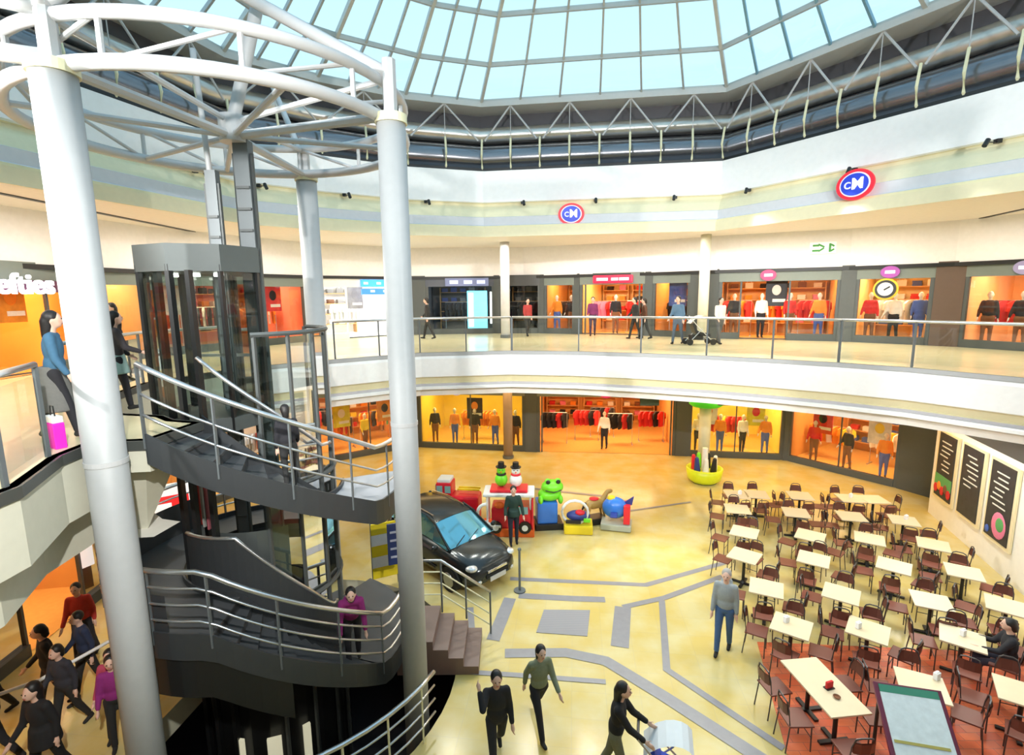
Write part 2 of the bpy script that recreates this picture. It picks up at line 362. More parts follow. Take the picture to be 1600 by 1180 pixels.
# ------------------------------------------------------------------ glass balustrades of the upper floor
def balustrade(line,zb,label,group=None,step=1.55,side=.10,h=1.08):
    t=thing('glass_balustrade',label,'balustrade',(line[0][0],line[0][1],zb),0,group)
    q=offset(line,side); P=[(p[0],p[1]) for p in q]
    g=MB().tube([(p[0],p[1],zb+h) for p in P],.035,8); g.build('handrail',steel,t,world=True,smooth=True)
    pts=along(P,step)
    for i,p in enumerate(pts):
        MB().box((p[0],p[1],zb+h/2),(.035,.05,h)).build('post',midsteel,t,world=True)
    for a,b in zip(pts,pts[1:]):
        a=Vector(a);b=Vector(b);d=(b-a).normalized()*.06; a+=d;b-=d; g=MB()
        g.strip([(a.x,a.y,zb+.10),(b.x,b.y,zb+.10)],[(a.x,a.y,zb+h-.12),(b.x,b.y,zb+h-.12)]); g.build('glass_panel',clear,t,world=True)
    return t
segs=[(RL[1:4],'glass balustrade with steel handrail at the left walkway beside the big white column'),
(RL[9:12],'glass balustrade on the left walkway behind the glass lift'),
(RL[12:15],'glass balustrade between the third and second white columns'),
(RL[14:17],'far glass balustrade right of the second column, before the dark shops'),
(RL[16:20],'far glass balustrade in front of the red sign shop and stroller'),
(RL[19:23],'glass balustrade in front of the wide orange upper shop'),
(RL[22:25],'glass balustrade at the right edge above the menu boards')]
for l,lab in segs: balustrade(l,5.2,lab)

# ------------------------------------------------------------------ white columns and roof ring of the lift tower
ZR=9.5
COLS=[(-5.0,6.2,.22,'nearest thick white round column at the left, by the lift'),(-1.7,8.0,.205,'second thick white column, in front of the grey car'),(-4.35,11.7,.21,'slim white column behind the glass lift')]
for x,y,r,lab in COLS:
    t=thing('round_column',lab,'column',(x,y,-4))
    MB().cone((0,0,0),r,r,ZR+4,28).build('shaft',colwhite,t,smooth=True)
    MB().cone((0,0,ZR+3.94),r*1.12,r*1.12,.12,28).build('capital_plate',creamrib,t)
    MB().cone((0,0,9.0),r*1.04,r*1.04,.06,28).build('joint_ring',steelwhite,t)
RR=2.69
rt=thing('ring_truss','white double steel ring with lattice held by the columns above the lift','ring truss',(SC.x,SC.y,ZR))
for z,nm in ((ZR+.05,'lower_ring'),(ZR+.55,'upper_ring')):
    MB().tube([pol(a,RR,z) for a in range(0,360,6)],.085 if z<ZR+.3 else .075,10,closed=True).build(nm,steelwhite,rt,world=True,smooth=True)
for a in range(0,360,30):
    MB().bar(pol(a,RR,ZR+.05),pol(a,RR,ZR+.55),.035).build('vertical_strut',steelwhite,rt,world=True)
    MB().bar(pol(a,RR,ZR+.05),pol(a+30,RR,ZR+.55),.03).build('diagonal_strut',steelwhite,rt,world=True)
hub=pol(0,0,ZR+.1)
for x,y,r,_ in COLS:
    MB().bar((x,y,ZR+.05),(hub.x,hub.y,ZR+.05),.07).build('spoke',steelwhite,rt,world=True)
    MB().bar((x,y,ZR+.55),(hub.x,hub.y,ZR+.25),.045).build('spoke',steelwhite,rt,world=True)
    MB().bar((x,y,ZR),(x,y,ZR+.8),.10).build('column_head',steelwhite,rt,world=True)
for a in (150,215,20,-50,120):
    MB().bar(pol(a,RR,ZR+.05),(hub.x,hub.y,ZR+.05),.045).build('spoke',steelwhite,rt,world=True)
MB().cone((hub.x,hub.y,ZR-.05),.2,.2,.4,16).build('hub',steelwhite,rt,world=True)
# inclined ties to the roof and wall
def tie(a,b,r,lab,bend=0):
    a=Vector(a);b=Vector(b); n=10; pts=[a.lerp(b,k/n)+Vector((0,0,bend*math.sin(PI*k/n))) for k in range(n+1)]
    g=MB().tube(pts,r,8); g.build('steel_tie',steelwhite,world=True,smooth=True,label=lab,cat='steel tie')
tie((-1.7,8.0,ZR+.6),(-4.3,8.45,11.6),.09,'white inclined tie rising from second column head towards the roof')
tie((-4.41,8.85,ZR+.2),(-3.55,8.9,12.5),.10,'thick white upright from the ring hub to the roof')
tie((-5.0,6.2,ZR+.6),(-5.2,6.3,12.5),.11,'white upright continuing above the nearest column')
tie((-5.0,6.2,ZR+.1),(-9.2,6.1,ZR-.4),.10,'curved lower white beam from nearest column to the left wall',.35)
tie((-5.0,6.2,ZR+.6),(-9.2,6.4,ZR+.5),.09,'curved upper white beam from nearest column to the left wall',.35)
tie((-5.0,6.2,ZR+.6),(-2.9,6.8,12.2),.08,'white inclined tie above the ring, right of the nearest column')
tie((-4.35,11.7,ZR+.3),(-6.2,14.6,12.6),.07,'white tie from the rear column to the far roof edge')
tie((-4.9,9.0,8.6),(-5.0,9.0,ZR+1.4),.045,'thin white vertical rod beside the lift masts')
# ------------------------------------------------------------------ lift masts, shaft and car
for (x,y,z1,wd,lab) in [(-4.32,8.95,ZR,.24,'tall grey lift mast at the centre of the white ring'),(-4.75,8.75,9.0,.17,'shorter grey lift mast with lattice guide left of the tall one')]:
    t=thing('lift_mast',lab,'mast',(x,y,-4))
    MB().box((0,0,(z1+4)/2),(wd,wd*.8,z1+4)).build('mast_body',midsteel,t)
    for s in (-1,1): MB().box((s*wd*.62,-.02,(z1+4)/2),(.03,.06,z1+3.6)).build('guide_rail',dark,t)
    for k in range(24): MB().box((0,-wd*.45,5+k*(z1-1.4)/24),(wd*.9,.03,.04)).build('bracket',dark,t)
lt=thing('glass_lift','dark octagonal glass lift car with thick grey cap at upper floor','lift',(-5.05,8.75,4.9))
g=MB(); g.cone((0,0,2.50),.93,.93,.40,8,None); g.build('cap',mat('lift_cap_grey',(.085,.10,.10),.5,.1),lt)
MB().cone((0,0,0),.92,.92,.22,8).build('car_floor',dark,lt)
for k in range(8):
    a=k*PI/4; MB().bar((.88*math.cos(a),.88*math.sin(a),0),(.88*math.cos(a),.88*math.sin(a),2.6),.045,.09).build('car_post',black,lt)
    b=a+PI/4
    g=MB(); g.strip([(.86*math.cos(a),.86*math.sin(a),.2),(.86*math.cos(b),.86*math.sin(b),.2)],[(.86*math.cos(a),.86*math.sin(a),2.5),(.86*math.cos(b),.86*math.sin(b),2.5)]); g.build('car_glass',lift_g,lt)
for k in range(3): MB().cone((-.35+k*.35,-.2,2.44),.06,.06,.05,10).build('ceiling_lamp',mat('lift_lamp',(1,.97,.9),.4,emit=6),lt)
MB().box((0,.45,1.1),(1.0,.04,.05)).build('hand_rail',steel,lt)
sh=thing('lift_shaft','open steel framed glass shaft around the lift masts','lift shaft',(SC.x,SC.y,-4))
for a in (-62,-38,-14,10,38,66):
    MB().bar(pol(a,1.18,-4),pol(a,1.18,6.45),.04,.07).build('shaft_post',dark,sh,world=True)
for a in (-62,-38,-14,10,38): MB().strip([pol(a,1.17,1.2),pol(a+24,1.17,1.2)],[pol(a,1.17,6.4),pol(a+24,1.17,6.4)]).build('shaft_glass',lift_g,sh,world=True)
for a in (-100,-118,-142,170,140,110):
    MB().bar(pol(a,1.22,-4),pol(a,1.22,7.4),.06,.11).build('shaft_post',black,sh,world=True)
for z in (6.45,4.0,2.0):
    MB().tube([pol(a,1.2,z) for a in range(-64,70,8)],.04,6).build('ring_rail',dark,sh,world=True)
g=MB()
g.strip([pol(a,1.12,1.6) for a in range(-104,-40,8)],[pol(a,1.12,3.35) for a in range(-104,-40,8)]); g.build('grey_door_panel',mat('lift_door_grey',(.13,.15,.15),.3,.5),sh,world=True)
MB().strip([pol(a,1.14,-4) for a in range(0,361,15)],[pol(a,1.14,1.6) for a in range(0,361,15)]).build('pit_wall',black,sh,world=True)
for k in range(4): MB().bar(pol(-112-k*9,1.0,3.3),pol(-112-k*9,1.0,4.4),.03,.05).build('cable_tray',mat('tray%d'%k,[(.25,.25,.08),(.3,.08,.1),(.3,.3,.28),(.35,.03,.03)][k],.5),sh,world=True)

# ------------------------------------------------------------------ spiral staircase
KEYS=[(-97,5.2),(-20,3.62),(25,3.55),(85,2.4),(276,2.4),(340,.75),(378,.75)]
def zs(a):
    for (a0,z0),(a1,z1) in zip(KEYS,KEYS[1:]):
        if a<=a1: return z0+(z1-z0)*(a-a0)/(a1-a0)
    return KEYS[-1][1]
RI,RO=1.32,2.36
st=thing('spiral_staircase','dark steel spiral staircase with curved tubular rails winding round the lift','staircase',(SC.x,SC.y,0))
A0,A1=-97,378
for (a0,a1,step) in [(-97,-20,8.5),(25,85,10),(276,340,6.5)]:
    n=round((a1-a0)/step)
    for k in range(n):
        a=a0+(a1-a0)*k/n; b=a0+(a1-a0)*(k+1)/n; z=zs(b)
        g=MB(); poly=[pol(a,RI),pol((a+b)/2,RI),pol(b,RI),pol(b+1,RO),pol((a+b)/2,RO),pol(a,RO)]
        g.prism([(p.x,p.y) for p in poly],z-.04,z); z2=zs(a); g.poly([pol(a,RI,z-.02),pol(a,RO,z-.02),pol(a,RO,z2-.03),pol(a,RI,z2-.03)])
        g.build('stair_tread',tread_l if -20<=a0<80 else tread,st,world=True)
for (a0,a1) in [(-20,25),(85,276),(340,378)]:
    angs=[a0+(a1-a0)*k/12 for k in range(13)]; z=zs(a0)
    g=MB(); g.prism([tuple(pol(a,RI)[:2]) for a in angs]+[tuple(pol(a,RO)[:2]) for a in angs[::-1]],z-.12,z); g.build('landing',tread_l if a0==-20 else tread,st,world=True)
def helix(r,dz,a0,a1,step=5): 
    n=max(2,round((a1-a0)/step)); return [pol(a0+(a1-a0)*k/n,r,zs(a0+(a1-a0)*k/n)+dz) for k in range(n+1)]
for r in (RI,RO):
    g=MB(); pa=helix(r,-.30,A0,A1); pb=helix(r,.10,A0,A1); pc=helix(r+.03,.10,A0,A1); pd=helix(r+.03,-.30,A0,A1)
    g.strip(pa,pb); g.strip(pb,pc); g.strip(pc,pd); g.strip(pd,pa); g.build('stringer',greysteel,st,world=True)
MB().strip(helix(RI,-.28,A0,A1),helix(RO,-.28,A0,A1)).build('soffit',greysteel,st,world=True)
# rails
for (a0,a1,bars) in [(-97,30,(.35,.62)),(95,378,(.28,.52,.76))]:
    MB().tube(helix(RO+.02,1.0,a0,a1),.036,8).build('outer_handrail',steel,st,world=True,smooth=True)
    for b_ in bars: MB().tube(helix(RO+.02,b_,a0,a1),.018,6).build('rail_bar',steel,st,world=True,smooth=True)
    n=round((a1-a0)/20)
    for k in range(n+1):
        a=a0+(a1-a0)*k/n; p=pol(a,RO+.02,zs(a)); MB().bar(p+Vector((0,0,-.1)),p+Vector((0,0,1.0)),.02,.05).build('rail_post',midsteel,st,world=True)
MB().tube(helix(RI,.95,-97,-10),.03,8).build('inner_handrail',steel,st,world=True,smooth=True)
MB().tube(helix(RI,.95,236,346),.03,8).build('inner_handrail',steel,st,world=True,smooth=True)
MB().strip(helix(RI+.01,0,236,346),helix(RI+.01,.92,236,346)).build('inner_panel',greysteel,st,world=True)
MB().strip(helix(RO-.01,-.9,215,300),helix(RO-.01,-.28,215,300)).build('curved_skirt',black,st,world=True)
MB().strip(helix(RO-.02,-.28,150,262),helix(RO-.02,.62,150,262)).build('curved_skirt',greysteel,st,world=True)
# steps from the last landing down to the marble floor
ex=thing('exit_steps','brown stone steps from the spiral stair down to the marble floor','steps',(-1.2,9.3,0))
for k in range(4):
    x1=-.68-k*.28; MB().box(((x1-2.2)/2,9.35,.17*(k+.5)),(x1+2.2,1.15,.17)).build('step',brown,ex,world=True)
for y,lab in ((9.97,'rear'),(8.63,'front')):
    P=[(-2.0,y,1.65),(-1.5,y,1.65),(-.5,y,.95)]
    if lab=='front': continue
    MB().tube(P,.03,8).build('handrail',steel,ex,world=True,smooth=True)
    for dz in (.25,.5,.75): MB().tube([(p[0],p[1],p[2]-dz) for p in P],.015,6).build('rail_bar',creamrib,ex,world=True)
    for x,z0,z in ((-1.5,.5,1.65),(-1.0,.35,1.3),(-.5,0,.95)): MB().bar((x,y,z0),(x,y,z),.02).build('rail_post',midsteel,ex,world=True)
# guard rail round the stair well at floor level
gr=thing('stairwell_railing','curved tubular steel guard rail around the dark stairwell opening in the floor','railing',(SC.x,SC.y,0))
arc=[pol(a,3.34) for a in range(-112,-16,6)]
for z,r in ((1.0,.035),(.76,.018),(.52,.018),(.28,.018)):
    MB().tube([(p.x,p.y,z) for p in arc],r,8).build('handrail' if z==1 else 'rail_bar',steel,gr,world=True,smooth=True)
for p in arc[::2]: MB().bar((p.x,p.y,0),(p.x,p.y,1.0),.02,.045).build('rail_post',creamrib,gr,world=True)

# ------------------------------------------------------------------ people
SK=mat('skin',(.62,.36,.25),.6); SKL=mat('light_skin',(.72,.46,.35),.6)
HAIRS={'black':mat('hair_black',(.012,.010,.010),.5),'brown':mat('hair_brown',(.06,.03,.018),.5),'grey':mat('hair_grey',(.35,.33,.31),.6)}
eye=mat('eye_dark',(.02,.015,.012),.2); lip=mat('lips',(.45,.12,.11),.5)
def cloth(name,c): return mat('cloth_'+name,c,.85,var=.12,scale=30)
def rotx(v,a): # lean forward about pelvis
    p=Vector((0,0,.92)); d=v-p; c,s=math.cos(a),math.sin(a); return p+Vector((d.x,d.y*c+d.z*s,-d.y*s+d.z*c))
def person(label,loc,yaw,H=1.7,top='black',topc=(.02,.02,.022),legc=(.02,.02,.025),hair='black',hairlen=0,legs=((18,4),(-16,22)),arms=((-15,15,8),(15,20,8)),lean=3,skirt=None,coat=0,shoec=(.02,.02,.02),vox=.014,hood=False,mannequin=None,group=None,cat='person',name='person',bag=None,seated=False,nod=0):
    """legs=(swing,kneebend) right,left ; arms=(swing,elbow,abduct) right,left ; degrees; faces +Y when yaw=0"""
    t=thing(name,label,cat,loc,math.radians(yaw),group)
    R_=math.radians; s=H/1.75; skin=mannequin or SKL
    J={}
    for i,sx in enumerate((1,-1)):
        a,kb=legs[i]; h=Vector((sx*.09,0,.90)); a=R_(a); k=h+Vector((0,math.sin(a),-math.cos(a)))*.43
        b=a-R_(kb); an=k+Vector((0,math.sin(b),-math.cos(b)))*.41; J['h%d'%i]=h;J['k%d'%i]=k;J['a%d'%i]=an; J['fa%d'%i]=b
    ln=R_(lean)
    for i,sx in enumerate((1,-1)):
        sw,el,ab=[R_(q) for q in arms[i]]; sh=Vector((sx*.155,0,1.39))
        d=Vector((sx*math.sin(ab),math.sin(sw)*math.cos(ab),-math.cos(sw)*math.cos(ab))); e=sh+d*.29
        sw2=sw+el; d2=Vector((sx*math.sin(ab)*.4,math.sin(sw2),-math.cos(sw2))).normalized(); wv=e+d2*.25
        J['s%d'%i]=rotx(sh,ln);J['e%d'%i]=rotx(e,ln);J['w%d'%i]=rotx(wv,ln); J['d%d'%i]=(rotx(wv+d2,ln)-rotx(wv,ln)).normalized()
    minz=min(J['a0'].z,J['a1'].z); dz=.07-minz
    if seated: dz=-.42
    for k in J:
        if isinstance(J[k],Vector) and k[0]!='d': J[k]=J[k]+Vector((0,0,dz))
    Z=Vector((0,0,dz)); P=lambda x,y,z: rotx(Vector((x,y,z)),ln)+Z
    nd=R_(nod); neck=P(0,0,1.47); hc=neck+Vector((0,.03+math.sin(nd+ln)*.12,.15*math.cos(nd)))
    def S(mb): mb.xf(Matrix.Scale(s,4)); return mb
    # body
    g=MB(); g.ell(hc,(.078,.098,.115),16); g.ell(hc+Vector((0,.035,-.06)),(.055,.06,.055),12); g.ell(hc+Vector((0,.105,-.015)),(.014,.022,.024),8)
    for sx in (1,-1): g.ell(hc+Vector((sx*.08,0,-.01)),(.012,.022,.034),8)
    g.cap(P(0,-.01,1.40),hc+Vector((0,-.01,-.05)),.055,.05)
    g.ell(P(0,0,1.21),(.135,.085,.20),14); g.ell(P(0,0,.98),(.145,.10,.14),14); g.cap(J['s0'],J['s1'],.042,.042)
    for i,sx in enumerate((1,-1)):
        g.cap(J['h%d'%i],J['k%d'%i],.078,.05); g.cap(J['k%d'%i],J['a%d'%i],.05,.034)
        g.cap(J['s%d'%i],J['e%d'%i],.048,.036); g.cap(J['e%d'%i],J['w%d'%i],.036,.025)
        w_=J['w%d'%i]; d=J['d%d'%i]; side=Vector((0,1,0)).cross(d); side=side.normalized() if side.length>.1 else Vector((1,0,0)); fw=d.cross(side).normalized()
        pc=w_+d*.05; g.cap(w_,pc+d*.03,.026,.034)
        for q in range(4):
            b0=pc+d*.04+fw*(q-1.5)*.02; L_=(.065,.075,.07,.055)[q]; m1=b0+d*L_*.55; g.cap(b0,m1,.0095,.009,6); g.cap(m1,m1+(d*.8+side*-sx*.6)*L_*.5,.009,.008,6)
        tb=w_+d*.02+fw*.03; g.cap(tb,tb+(d*.7+fw*.7)*.06,.011,.009,6)
    remesh(S(g),vox,skin,'body' ,t,3)
    # clothes
    tm=cloth(top,topc); g=MB(); g.ell(P(0,0,1.24),(.172,.118,.235),16); g.ell(P(0,0,1.02),(.160,.122,.17),16); g.cap(J['s0']+Vector((0,0,-.01)),J['s1']+Vector((0,0,-.01)),.068,.068)
    if coat: g.cone(P(0,0,.98-coat),.20,.165,coat+.05,18)
    for i in (0,1): g.cap(J['s%d'%i],J['e%d'%i],.066,.054); g.cap(J['e%d'%i],J['e%d'%i].lerp(J['w%d'%i],.88),.054,.042)
    if hood: g.ell(P(0,-.08,1.45),(.11,.07,.08),12)
    remesh(S(g),vox*1.1,tm,'jacket' if name=='person' else 'top',t,3)
    if skirt:
        g=MB(); g.cone(P(0,0,1.0-skirt[0]),.21,.15,skirt[0],18); remesh(S(g),vox*1.1,cloth('skirt'+label[:12],skirt[1]),'skirt',t,2)
    g=MB(); g.ell(P(0,0,.95),(.155,.115,.13),14)
    for i in (0,1): g.cap(J['h%d'%i],J['k%d'%i],.092,.064); g.cap(J['k%d'%i],J['k%d'%i].lerp(J['a%d'%i],.93),.064,.05)
    remesh(S(g),vox*1.1,cloth('legs%.2f%.2f%.2f'%legc,legc),'trousers',t,3)
    for i in (0,1):
        a=J['a%d'%i]; b=J['fa%d'%i]; fd=Vector((0,math.cos(b*.6),math.sin(b*.6))); g=MB(); g.cap(a+Vector((0,-.02,-.03)),a+fd*.13+Vector((0,0,-.035)),.042,.034); g.cap(a+Vector((0,0,.02)),a+Vector((0,0,-.03)),.04,.04)
        remesh(S(g),vox,cloth('shoe%.2f%.2f'%shoec[:2],shoec),'shoe',t,2)
    if not mannequin:
        hm=HAIRS[hair]; g=MB(); g.ell(hc+Vector((0,-.022,.028)),(.092,.10,.105),16)
        if hairlen: g.cap(hc+Vector((0,-.06,-.02)),hc+Vector((0,-.085,-.02-hairlen)),.085,.06)
        remesh(S(g),vox,hm,'hair',t,2)
        for sx in (1,-1): MB().ell((hc+Vector((sx*.03,.098,.012)))*s,(.011,.007,.008),8).build('eye',eye,t)
        MB().ell((hc+Vector((0,.098,-.052)))*s,(.022,.008,.007),8).build('mouth',lip,t)
    return t,J,s

# ------------------------------------------------------------------ shops
ORD=ordn
GCOL=[('red',(.65,.03,.03)),('black',(.02,.02,.025)),('orange',(.85,.28,.03)),('white',(.85,.83,.78)),('pink',(.80,.22,.35)),('yellow',(.85,.65,.05)),('blue',(.08,.14,.45)),('green',(.12,.38,.12)),('brown',(.22,.09,.04)),('grey',(.35,.35,.36))]
CM={n:cloth('garment_'+n,c) for n,c in GCOL}
def shirt_mesh():
    g=MB(); o=[(-.10,0),(.10,0),(.24,-.10),(.27,-.34),(.20,-.36),(.17,-.18),(.17,-.72),(-.17,-.72),(-.17,-.18),(-.20,-.36),(-.27,-.34),(-.24,-.10)]
    for y in (-.03,.03): pass
    A=[g.b.verts.new((x,-.035,z)) for x,z in o]; B=[g.b.verts.new((x,.035,z)) for x,z in o]; n=len(o)
    for i in range(n): g.b.faces.new((A[i],A[(i+1)%n],B[(i+1)%n],B[i]))
    g.b.faces.new(A[::-1]); g.b.faces.new(B); bmesh.ops.triangulate(g.b,faces=g.b.faces[:]); return g.mesh('shirt')
def stack_mesh():
    g=MB()
    for k in range(5): g.box((random.uniform(-.012,.012),random.uniform(-.01,.01),.02+k*.04),(.30,.26,.034),bev=.008)
    return g.mesh('folded')
def shoe_mesh():
    g=MB(); g.cap((-.10,0,.04),(.08,0,.035),.045,.035); g.cap((-.10,0,.09),(-.08,0,.04),.04,.04); return g.mesh('shoe')
def bag_mesh():
    g=MB(); g.prism([(-.16,-.06),(.16,-.06),(.13,.06),(-.13,.06)],0,.24); g.tube([(-.09,0,.24),(-.08,0,.36),(0,0,.41),(.08,0,.36),(.09,0,.24)],.012,6); return g.mesh('bag')
SHM={};
def meshfor(kind,cn):
    k=(kind,cn)
    if k not in SHM:
        me={'shirt':shirt_mesh,'stack':stack_mesh,'bag':bag_mesh,'shoe':shoe_mesh}[kind](); me.materials.append(CM[cn]); SHM[k]=me
    return SHM[k]
MANN={}
MANW=mat('mannequin_white',(.80,.78,.74),.4)
def mannequin(loc,yaw,colname,label):
    key=colname
    if key not in MANN:
        t,J,s=person(label,loc,yaw,1.75,'garment_'+colname,dict(GCOL)[colname],dict(GCOL)[random.choice(['black','blue','white','brown'])],legs=((5,3),(-4,5)),arms=((10,25,14),(-6,18,12)),lean=0,vox=.03,mannequin=MANW,cat='mannequin',name='mannequin')
        index_children(t); MANN[key]=t; return t
    return copy_tree(MANN[key],None,loc,math.radians(yaw),label)
def shop(p0,p1,z0,ztop,hd,phrase,wallc,lampc,lampw,racks=1,manns=0,shelf=1,posters=0,colors=None,open_door=False,depth=4.0,headc=None,sill=.25,framec=None,floorc=(.75,.42,.12)):
    p0=Vector(p0); p1=Vector(p1); L=(p1-p0).length; u=(p1-p0)/L; n=Vector((-u.y,u.x)); yaw=math.atan2(u.y,u.x)
    W=lambda a,b,z=0: Vector((p0.x+u.x*a+n.x*b,p0.y+u.y*a+n.y*b,z0+z))
    colors=colors or [c for c,_ in GCOL]
    wm=mat('shop_wall_%.2f_%.2f_%.2f'%wallc,wallc,.6,var=.12,scale=1.5)
    g=MB(); g.strip([W(0,.02),W(0,depth),W(L,depth),W(L,.02)],[W(0,.02,ztop),W(0,depth,ztop),W(L,depth,ztop),W(L,.02,ztop)])
    g.poly([W(0,.02,ztop),W(L,.02,ztop),W(L,depth,ztop),W(0,depth,ztop)]); g.build('wall_shop',wm,kind='structure')
    MB().poly([W(0,.02,.012),W(L,.02,.012),W(L,depth,.012),W(0,depth,.012)]).build('floor_shop',mat('shop_floor_%.2f'%floorc[1],floorc,.25,var=.1),kind='structure')
    hm=headc or darkgreen; fm=framec or dark
    g=MB(); c=W(L/2,0,hd+(ztop-hd)/2); g.box(c,(L,.16,ztop-hd),yaw); g.build('wall_header',hm,kind='structure')
    # shopfront
    t=thing('shopfront','glazed shopfront with dark frame of the '+phrase,'shopfront',tuple(W(L/2,0)),0)
    for a in (0.08,L-.08): MB().box(W(a,0,hd/2),(.16,.14,hd),yaw).build('pillar',fm,t,world=True)
    parts=[(.16,L-.16)]
    if open_door:
        a0,a1=open_door; parts=[(.16,a0*L),(a1*L,L-.16)]
        for a in (a0*L,a1*L): MB().box(W(a,0,hd/2),(.06,.08,hd),yaw).build('door_jamb',fm,t,world=True)
    for a,b in parts:
        if b-a<.3: continue
        if sill: MB().box(W((a+b)/2,0,sill/2),(b-a,.18,sill),yaw).build('plinth',fm,t,world=True)
        k=max(1,round((b-a)/2.2))
        for i in range(k):
            x0=a+(b-a)*i/k; x1=a+(b-a)*(i+1)/k
            MB().strip([W(x0+.02,0,sill),W(x1-.02,0,sill)],[W(x0+.02,0,hd),W(x1-.02,0,hd)]).build('pane',clear,t,world=True)
            if i: MB().box(W(x0,0,hd/2+sill/2),(.04,.06,hd-sill),yaw).build('mullion',fm,t,world=True)
    q=W(L/2,depth*.35,ztop-.06); area_lamp('shop_lamp',q,(0,0,yaw),max(.8,L*.8),1.0,lampw*L*.27,lampc)
    # racks with hanging garments
    for r in range(racks+(1 if L>5.8 else 0)):
        a=L*(r+.5)/racks; b=1.6 if r%2==0 else 2.2
        if r>=racks: a=L*.5; b=2.9
        o=W(a,b); wd=min(1.6,L/racks*.75)
        rk=thing('clothes_rail','chrome clothes rail, %s from the left inside the %s'%(ORD(r),phrase),'clothes rail',tuple(o),yaw)
        MB().bar((-wd/2,0,1.45),(wd/2,0,1.45),.015).build('rail',steel,rk)
        for s_ in (-1,1): MB().bar((s_*wd/2,0,.03),(s_*wd/2,0,1.45),.015).build('upright',steel,rk); MB().box((s_*wd/2,0,.02),(.05,.45,.04)).build('foot',steel,rk)
        cn=colors[(r*3)%len(colors)]; m_=max(4,int(wd/.2))
        for k in range(m_):
            cn2=cn if k%3 else colors[(r*3+k)%len(colors)]
            x=-wd/2+.1+(wd-.2)*k/(m_-1); pp=o+u.to_3d()*x
            g=bpy.data.objects.new('hanging_garment',meshfor('shirt',cn2)); COL.objects.link(g); g.location=(pp.x,pp.y,z0+1.44); g.rotation_euler=(0,0,yaw+PI/2+random.uniform(-.9,-.4))
            tag(g,'%s garment hanging on a rail inside the %s'%(cn2,phrase),'garment','%s garments in the %s'%(cn2,phrase))
    # back wall shelving with folded piles
    for r in range(shelf):
        a=L*(r+.5)/shelf; wd=min(2.4,L/shelf*.85); o=W(a,depth-.25)
        sh_=thing('wall_shelving','wooden wall shelving, %s from the left inside the %s'%(ORD(r),phrase),'shelving',tuple(o),yaw)
        wood=mat('shelf_wood',(.62,.34,.12),.5)
        for s_ in (-1,1): MB().box((s_*wd/2,0,1.1),(.04,.4,2.2)).build('side_panel',wood,sh_)
        for k in range(4): MB().box((0,0,.45+k*.5),(wd,.4,.035)).build('shelf',wood,sh_)
        nn_=max(2,int(wd/.45))
        for k in range(4):
            for j in range(nn_):
                x=-wd/2+wd*(j+.5)/nn_; pp=o+u.to_3d()*x; cn2=random.choice(colors); kd='bag' if (k==3 and j%2) else 'stack'
                g=bpy.data.objects.new('handbag' if kd=='bag' else 'folded_clothes',meshfor(kd,cn2)); COL.objects.link(g); g.location=(pp.x,pp.y,z0+.469+k*.5); g.rotation_euler=(0,0,yaw)
                if kd=='bag': tag(g,'%s handbag on the top back shelf of the %s'%(cn2,phrase),'handbag','%s handbags in the %s'%(cn2,phrase))
                else: tag(g,'%s folded clothes pile on a back shelf of the %s'%(cn2,phrase),'folded clothes','%s clothes piles in the %s'%(cn2,phrase))
    for r in range(posters):
        a=L*(r+.5)/posters; c1=colors[(r*2+1)%len(colors)]; o=W(a,.75,1.75)
        pt=thing('hanging_poster','%s hanging display poster, %s from the left in the %s'%(c1,ORD(r),phrase),'poster',tuple(o),yaw)
        MB().box((0,0,0),(.75,.02,1.0)).build('poster_sheet',mat('poster_%s'%c1,dict(GCOL)[c1],.5,var=.5,scale=4),pt)
        MB().ell((0,-.02,.12),(.16,.02,.2)).build('printed_shape',CM[colors[(r*2+4)%len(colors)]],pt)
        MB().box((.1,-.014,-.28),(.45,.012,.12)).build('printed_band',CM['white'],pt)
        for s_ in (-1,1): MB().bar((s_*.3,0,.5),(s_*.3,0,ztop-1.75),.004,n=4).build('wire',steel,pt)
    for r in range(manns):
        a=L*(r+.6)/(manns+.2); o=W(a,.7,sill*.0+.015); cn2=colors[(r*3+1)%len(colors)]
        mannequin(tuple(o),math.degrees(yaw)+180+random.uniform(-25,25),cn2,'window mannequin in %s top, %s from the left in the %s'%(cn2,ORD(r),phrase))
    return W,u,n,L,yaw
OR=(.70,.36,.10); YE=(.82,.62,.08); AM=(.95,.55,.15)
WO=(1,.62,.30); WY=(1,.82,.36); WW=(1,.96,.92); WA=(1,.70,.40)
GT=2.95; GH=2.55
GS={}
def gshop(k,p0,p1,*a,**kw): GS[k]=shop(p0,p1,0,GT,kw.pop('hd',GH),*a,**kw)
def ushop(k,p0,p1,*a,**kw): GS[k]=shop(p0,p1,5.2,2.7,kw.pop('hd',2.2),*a,**kw)
gshop('G0',(-9.6,3.4),(-9.6,7.9),'red shop at lower left',(.85,.35,.12),WA,70,racks=1,shelf=1,posters=2,colors=['red','orange','white','yellow'],open_door=(.3,.8))
gshop('G0b',(-9.6,8.05),(-9.9,12),'orange shop at lower left',OR,WA,75,racks=2,shelf=2,posters=2,colors=['red','white','black','orange'],open_door=(.35,.75))
gshop('G0c',(-9.9,12.1),(-10.6,16.5),'ground shop behind the stair',OR,WA,60,racks=1,shelf=1,posters=1,colors=['red','white','grey','orange'])
gshop('G0d',(-10.6,16.6),(-8,21.4),'red and white ground shop',(.8,.7,.6),WW,60,racks=2,shelf=1,posters=2,colors=['red','white','red','grey'])
gshop('G1',(-8,21.5),(-4.7,23.75),'multicoloured ground shop',(.9,.45,.12),WA,80,racks=2,shelf=2,posters=2,manns=1,colors=['red','yellow','green','orange','white','red','black'])
